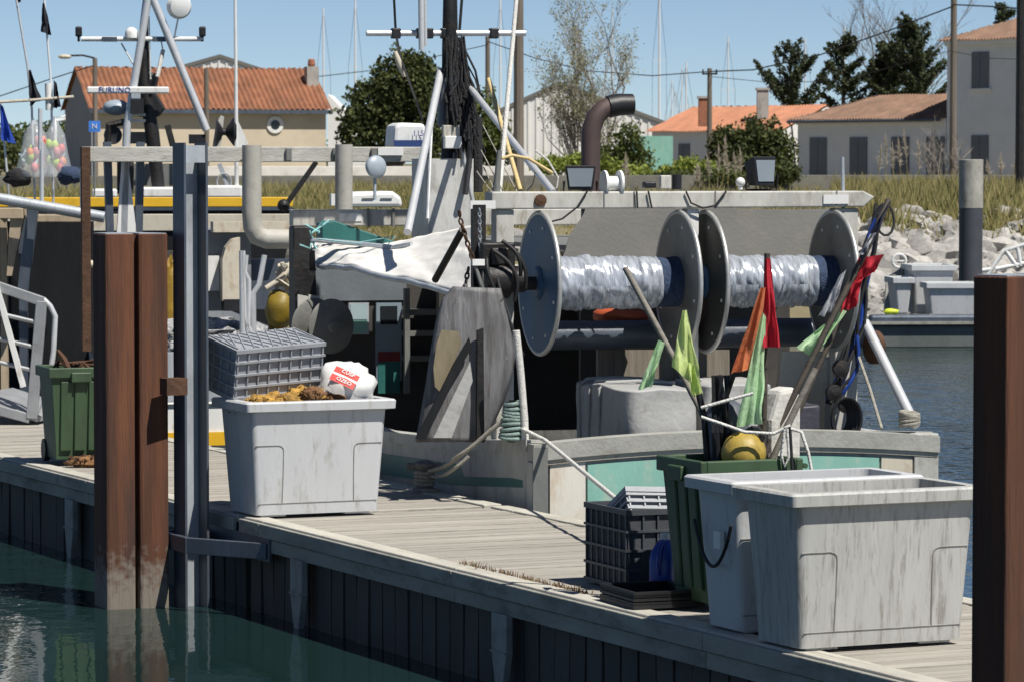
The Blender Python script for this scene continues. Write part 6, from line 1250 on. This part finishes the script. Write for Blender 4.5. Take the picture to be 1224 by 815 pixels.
for lb,px,y in (('black bundled net lying under the float bags',22,213),('dark blue folded tarp under the float bags',84,210)):
    c=P(px,y,dE+.3); b=MB(); b.sphere(c,.15,(1.1,.8,.7),14,9,.4,2,px); b.build('net_bundle',M_NETBL if px>50 else M_MESHN,label=lb,cat='net',smooth=70)
# gangway down to the further pontoon
gF=G(44,505,DZ+.02); h=thing('gangway','aluminium gangway with barred railing ending on the further pontoon','gangway',gF)
dG=gF.y
def gp(px,py,dy=0): 
    d=dG+dy; return P(px,py,d)
M_GALU=mat('grey gangway aluminium',(.33,.34,.35),.5,.4,.12,5,(.2,.19,.17),.25,4,bump=.1)
for dy,nm in ((0,'side_rail'),(1.3,'side_rail')):
    b=MB(); b.bar(gp(-30,333,dy),gp(52,361,dy),.07,.10); b.bar(gp(50,360,dy),gp(38,500,dy),.11,.08); b.bar(gp(-30,482,dy),gp(36,500,dy),.06,.1); r_=b.build(nm,M_GALU,h,bevel=.008)
    for y in (386,416,444): q=MB(); q.tube(gp(-30,y-18,dy),gp(46,y,dy),.022,n=8); q.build('guard_bar',M_GALU,r_,smooth=50)
    b=MB(); b.path([gp(52,358,dy),gp(60,366,dy),gp(66,378,dy),gp(64,420,dy),gp(57,470,dy),gp(48,496,dy)],.028,10); b.build('end_hoop',M_CHROME,h,smooth=50)
b=MB(); b.bar(gp(-4,340,-.02),gp(28,462,-.02),.09,.05); b.build('diagonal_strap',M_WHITE,h)
b=MB(); b.hexa([gp(-40,478,0),gp(44,504,0),gp(44,504,0)+Vector((.3,1.3,0)),gp(-40,478,0)+Vector((.3,1.3,0)),gp(-40,472,0),gp(44,498,0),gp(44,498,0)+Vector((.3,1.3,0)),gp(-40,472,0)+Vector((.3,1.3,0))]); b.build('tread',M_GALU,h)
# ================================================================== RIGHT: work barge, tubs, mooring pile on the far side
gK=G(1100,415,0); dK=gK.y; Kf=frame((P(1048,415,dK).x,dK),3)
def KP(px,py,s): return hit(px,py,Kf,1,s)
hK=thing('work_barge','low grey green work barge carrying pale grey tubs below the rock bank','barge',Kf@Vector((2.5,1,0)),3)
def kb(px0,px1,y0,y1,s,t,m,nm,par=None,bev=0):
    a=KP(px0,y1,s); c=KP(px1,y0,s); b=MB(Kf); b.box(a[0],c[0],s,s+t,a[2],c[2]); return b.build(nm,m,par or hK,bevel=bev)
M_BARGE=mat('grey green barge paint',(.12,.135,.13),.7,.1,.25,2,(.07,.06,.05),.4,2,(1,1,.4),.2)
kb(1040,1300,388,418,0,4,M_BARGE,'hull',None,.06); kb(1040,1300,376,388,-.06,.25,M_STEEL,'rubbing_beam',None,.05); kb(1040,1300,384,388,-.1,.05,M_FASC,'rail_edge')
b=MB(Kf); b.bar(KP(1110,378,.02),KP(1180,386,.02),.1,.08); b.build('loose_timber',M_FASC,hK)
def ktub(label,px0,px1,y0,y1,s,dep):
    a=KP(px0,y1,s); c=KP(px1,y0,s); h=thing('fish_tub',label,'tub',Kf@Vector(((a[0]+c[0])/2,s+dep/2,a[2])),3); x0,x1,z0,z1=a[0],c[0],a[2],c[2]
    b=MB(Kf); t=.05; b.hexa([(x0+.06,s+.06,z0),(x1-.06,s+.06,z0),(x1-.06,s+dep-.06,z0),(x0+.06,s+dep-.06,z0),(x0,s,z1-.1),(x1,s,z1-.1),(x1,s+dep,z1-.1),(x0,s+dep,z1-.1)]); b.build('shell',M_TUB,h,bevel=.03)
    b=MB(Kf)
    for q in ((x0-.05,x1+.05,s-.05,s+.02),(x0-.05,x1+.05,s+dep-.02,s+dep+.05),(x0-.05,x0+.02,s+.02,s+dep-.02),(x1-.02,x1+.05,s+.02,s+dep-.02)): b.box(q[0],q[1],q[2],q[3],z1-.11,z1)
    b.build('rim',M_TUB,h,bevel=.012)
ktub('tall pale grey tub on the barge beside the mooring pile',1092,1140,317,376,1.3,1.2); ktub('lower pale grey tub on the barge in front of its taller twin',1110,1172,338,378,.4,.7); ktub('shaded grey tub at the end of the barge nearest the hoses',1070,1090,332,376,.9,1.0)
b=MB(); c=Kf@Vector(KP(1065,373,.1)); b.sphere(c,.09,(1.6,1,.7),12,8,.2,2,1); b.build('lime_float',mat('lime float',(.6,.7,.05),.5,bump=0),label='small lime float lying on the end of the barge',cat='float',smooth=60)
h=thing('winch_frame','rusty pump frame with hand wheel on the rock bank behind the barge','winch',Kf@Vector((KP(1075,372,2.6)[0],2.6,KP(1075,372,2.6)[2])),3)
b=MB(Kf); b.prism([KP(1057,372,2.6),KP(1060,332,2.6),KP(1082,318,2.6),KP(1086,330,2.6),KP(1080,372,2.6)],(0,.1,0)); b.build('frame_plate',M_PALE,h)
b=MB(Kf); c=Vector(KP(1075,312,2.5)); b.path([c+Vector((.13*math.cos(a),0,.13*math.sin(a))) for a in [i*.5 for i in range(13)]],.025,6,closed=True); b.bar(c-Vector((.1,0,0)),c+Vector((.1,0,0)),.03,.03); b.build('hand_wheel',M_WHITE,h)
for px in (1082,1084): b=MB(Kf); b.tube(KP(px,372,2.55),KP(px,306,2.55),.03); b.build('frame_tube',M_DARKM,h)
# mooring pile with pale sleeve
dP=dK+4.3; g=P(1160,330,dP); k=F/dP; h=thing('mooring_pile','round mooring pile, dark below and weathered pale above, behind the barge','pile',(g.x,dP,-2)); zt,zm=P(1160,191,dP).z,P(1160,249,dP).z; rr=29/k/2
b=MB(); b.lathe((g.x,dP,-2),(0,0,1),[(rr*.97,0),(rr*.97,zm+2)],28); b.build('lower_shaft',mat('dark pile coating',(.05,.055,.065),.6,0,.15,3,bump=.1),h,smooth=40)
b=MB(); b.lathe((g.x,dP,zm+.001),(0,0,1),[(rr,0),(rr,zt-zm-.01),(rr*.95,zt-zm)],28); b.build('upper_sleeve',mat('lichened pile sleeve',(.33,.32,.28),.85,0,.25,4,(.14,.13,.10),.5,6,(1,1,.5),.3),h,smooth=40)
# white pipe handrail at the far right
h=thing('pipe_handrail','white pipe handrail sloping down the rock bank beside the pile','handrail',P(1190,330,76))
for pts in (((1180,330),(1200,300),(1240,288)),((1190,322),(1240,312)),((1170,324),(1186,322)),((1202,300),(1216,320)),((1216,296),(1220,318)),((1172,345),(1180,330))):
    b=MB(); b.path([P(x,y,76) for x,y in pts],.045,8); b.build('rail',M_WHITE,h,smooth=50)
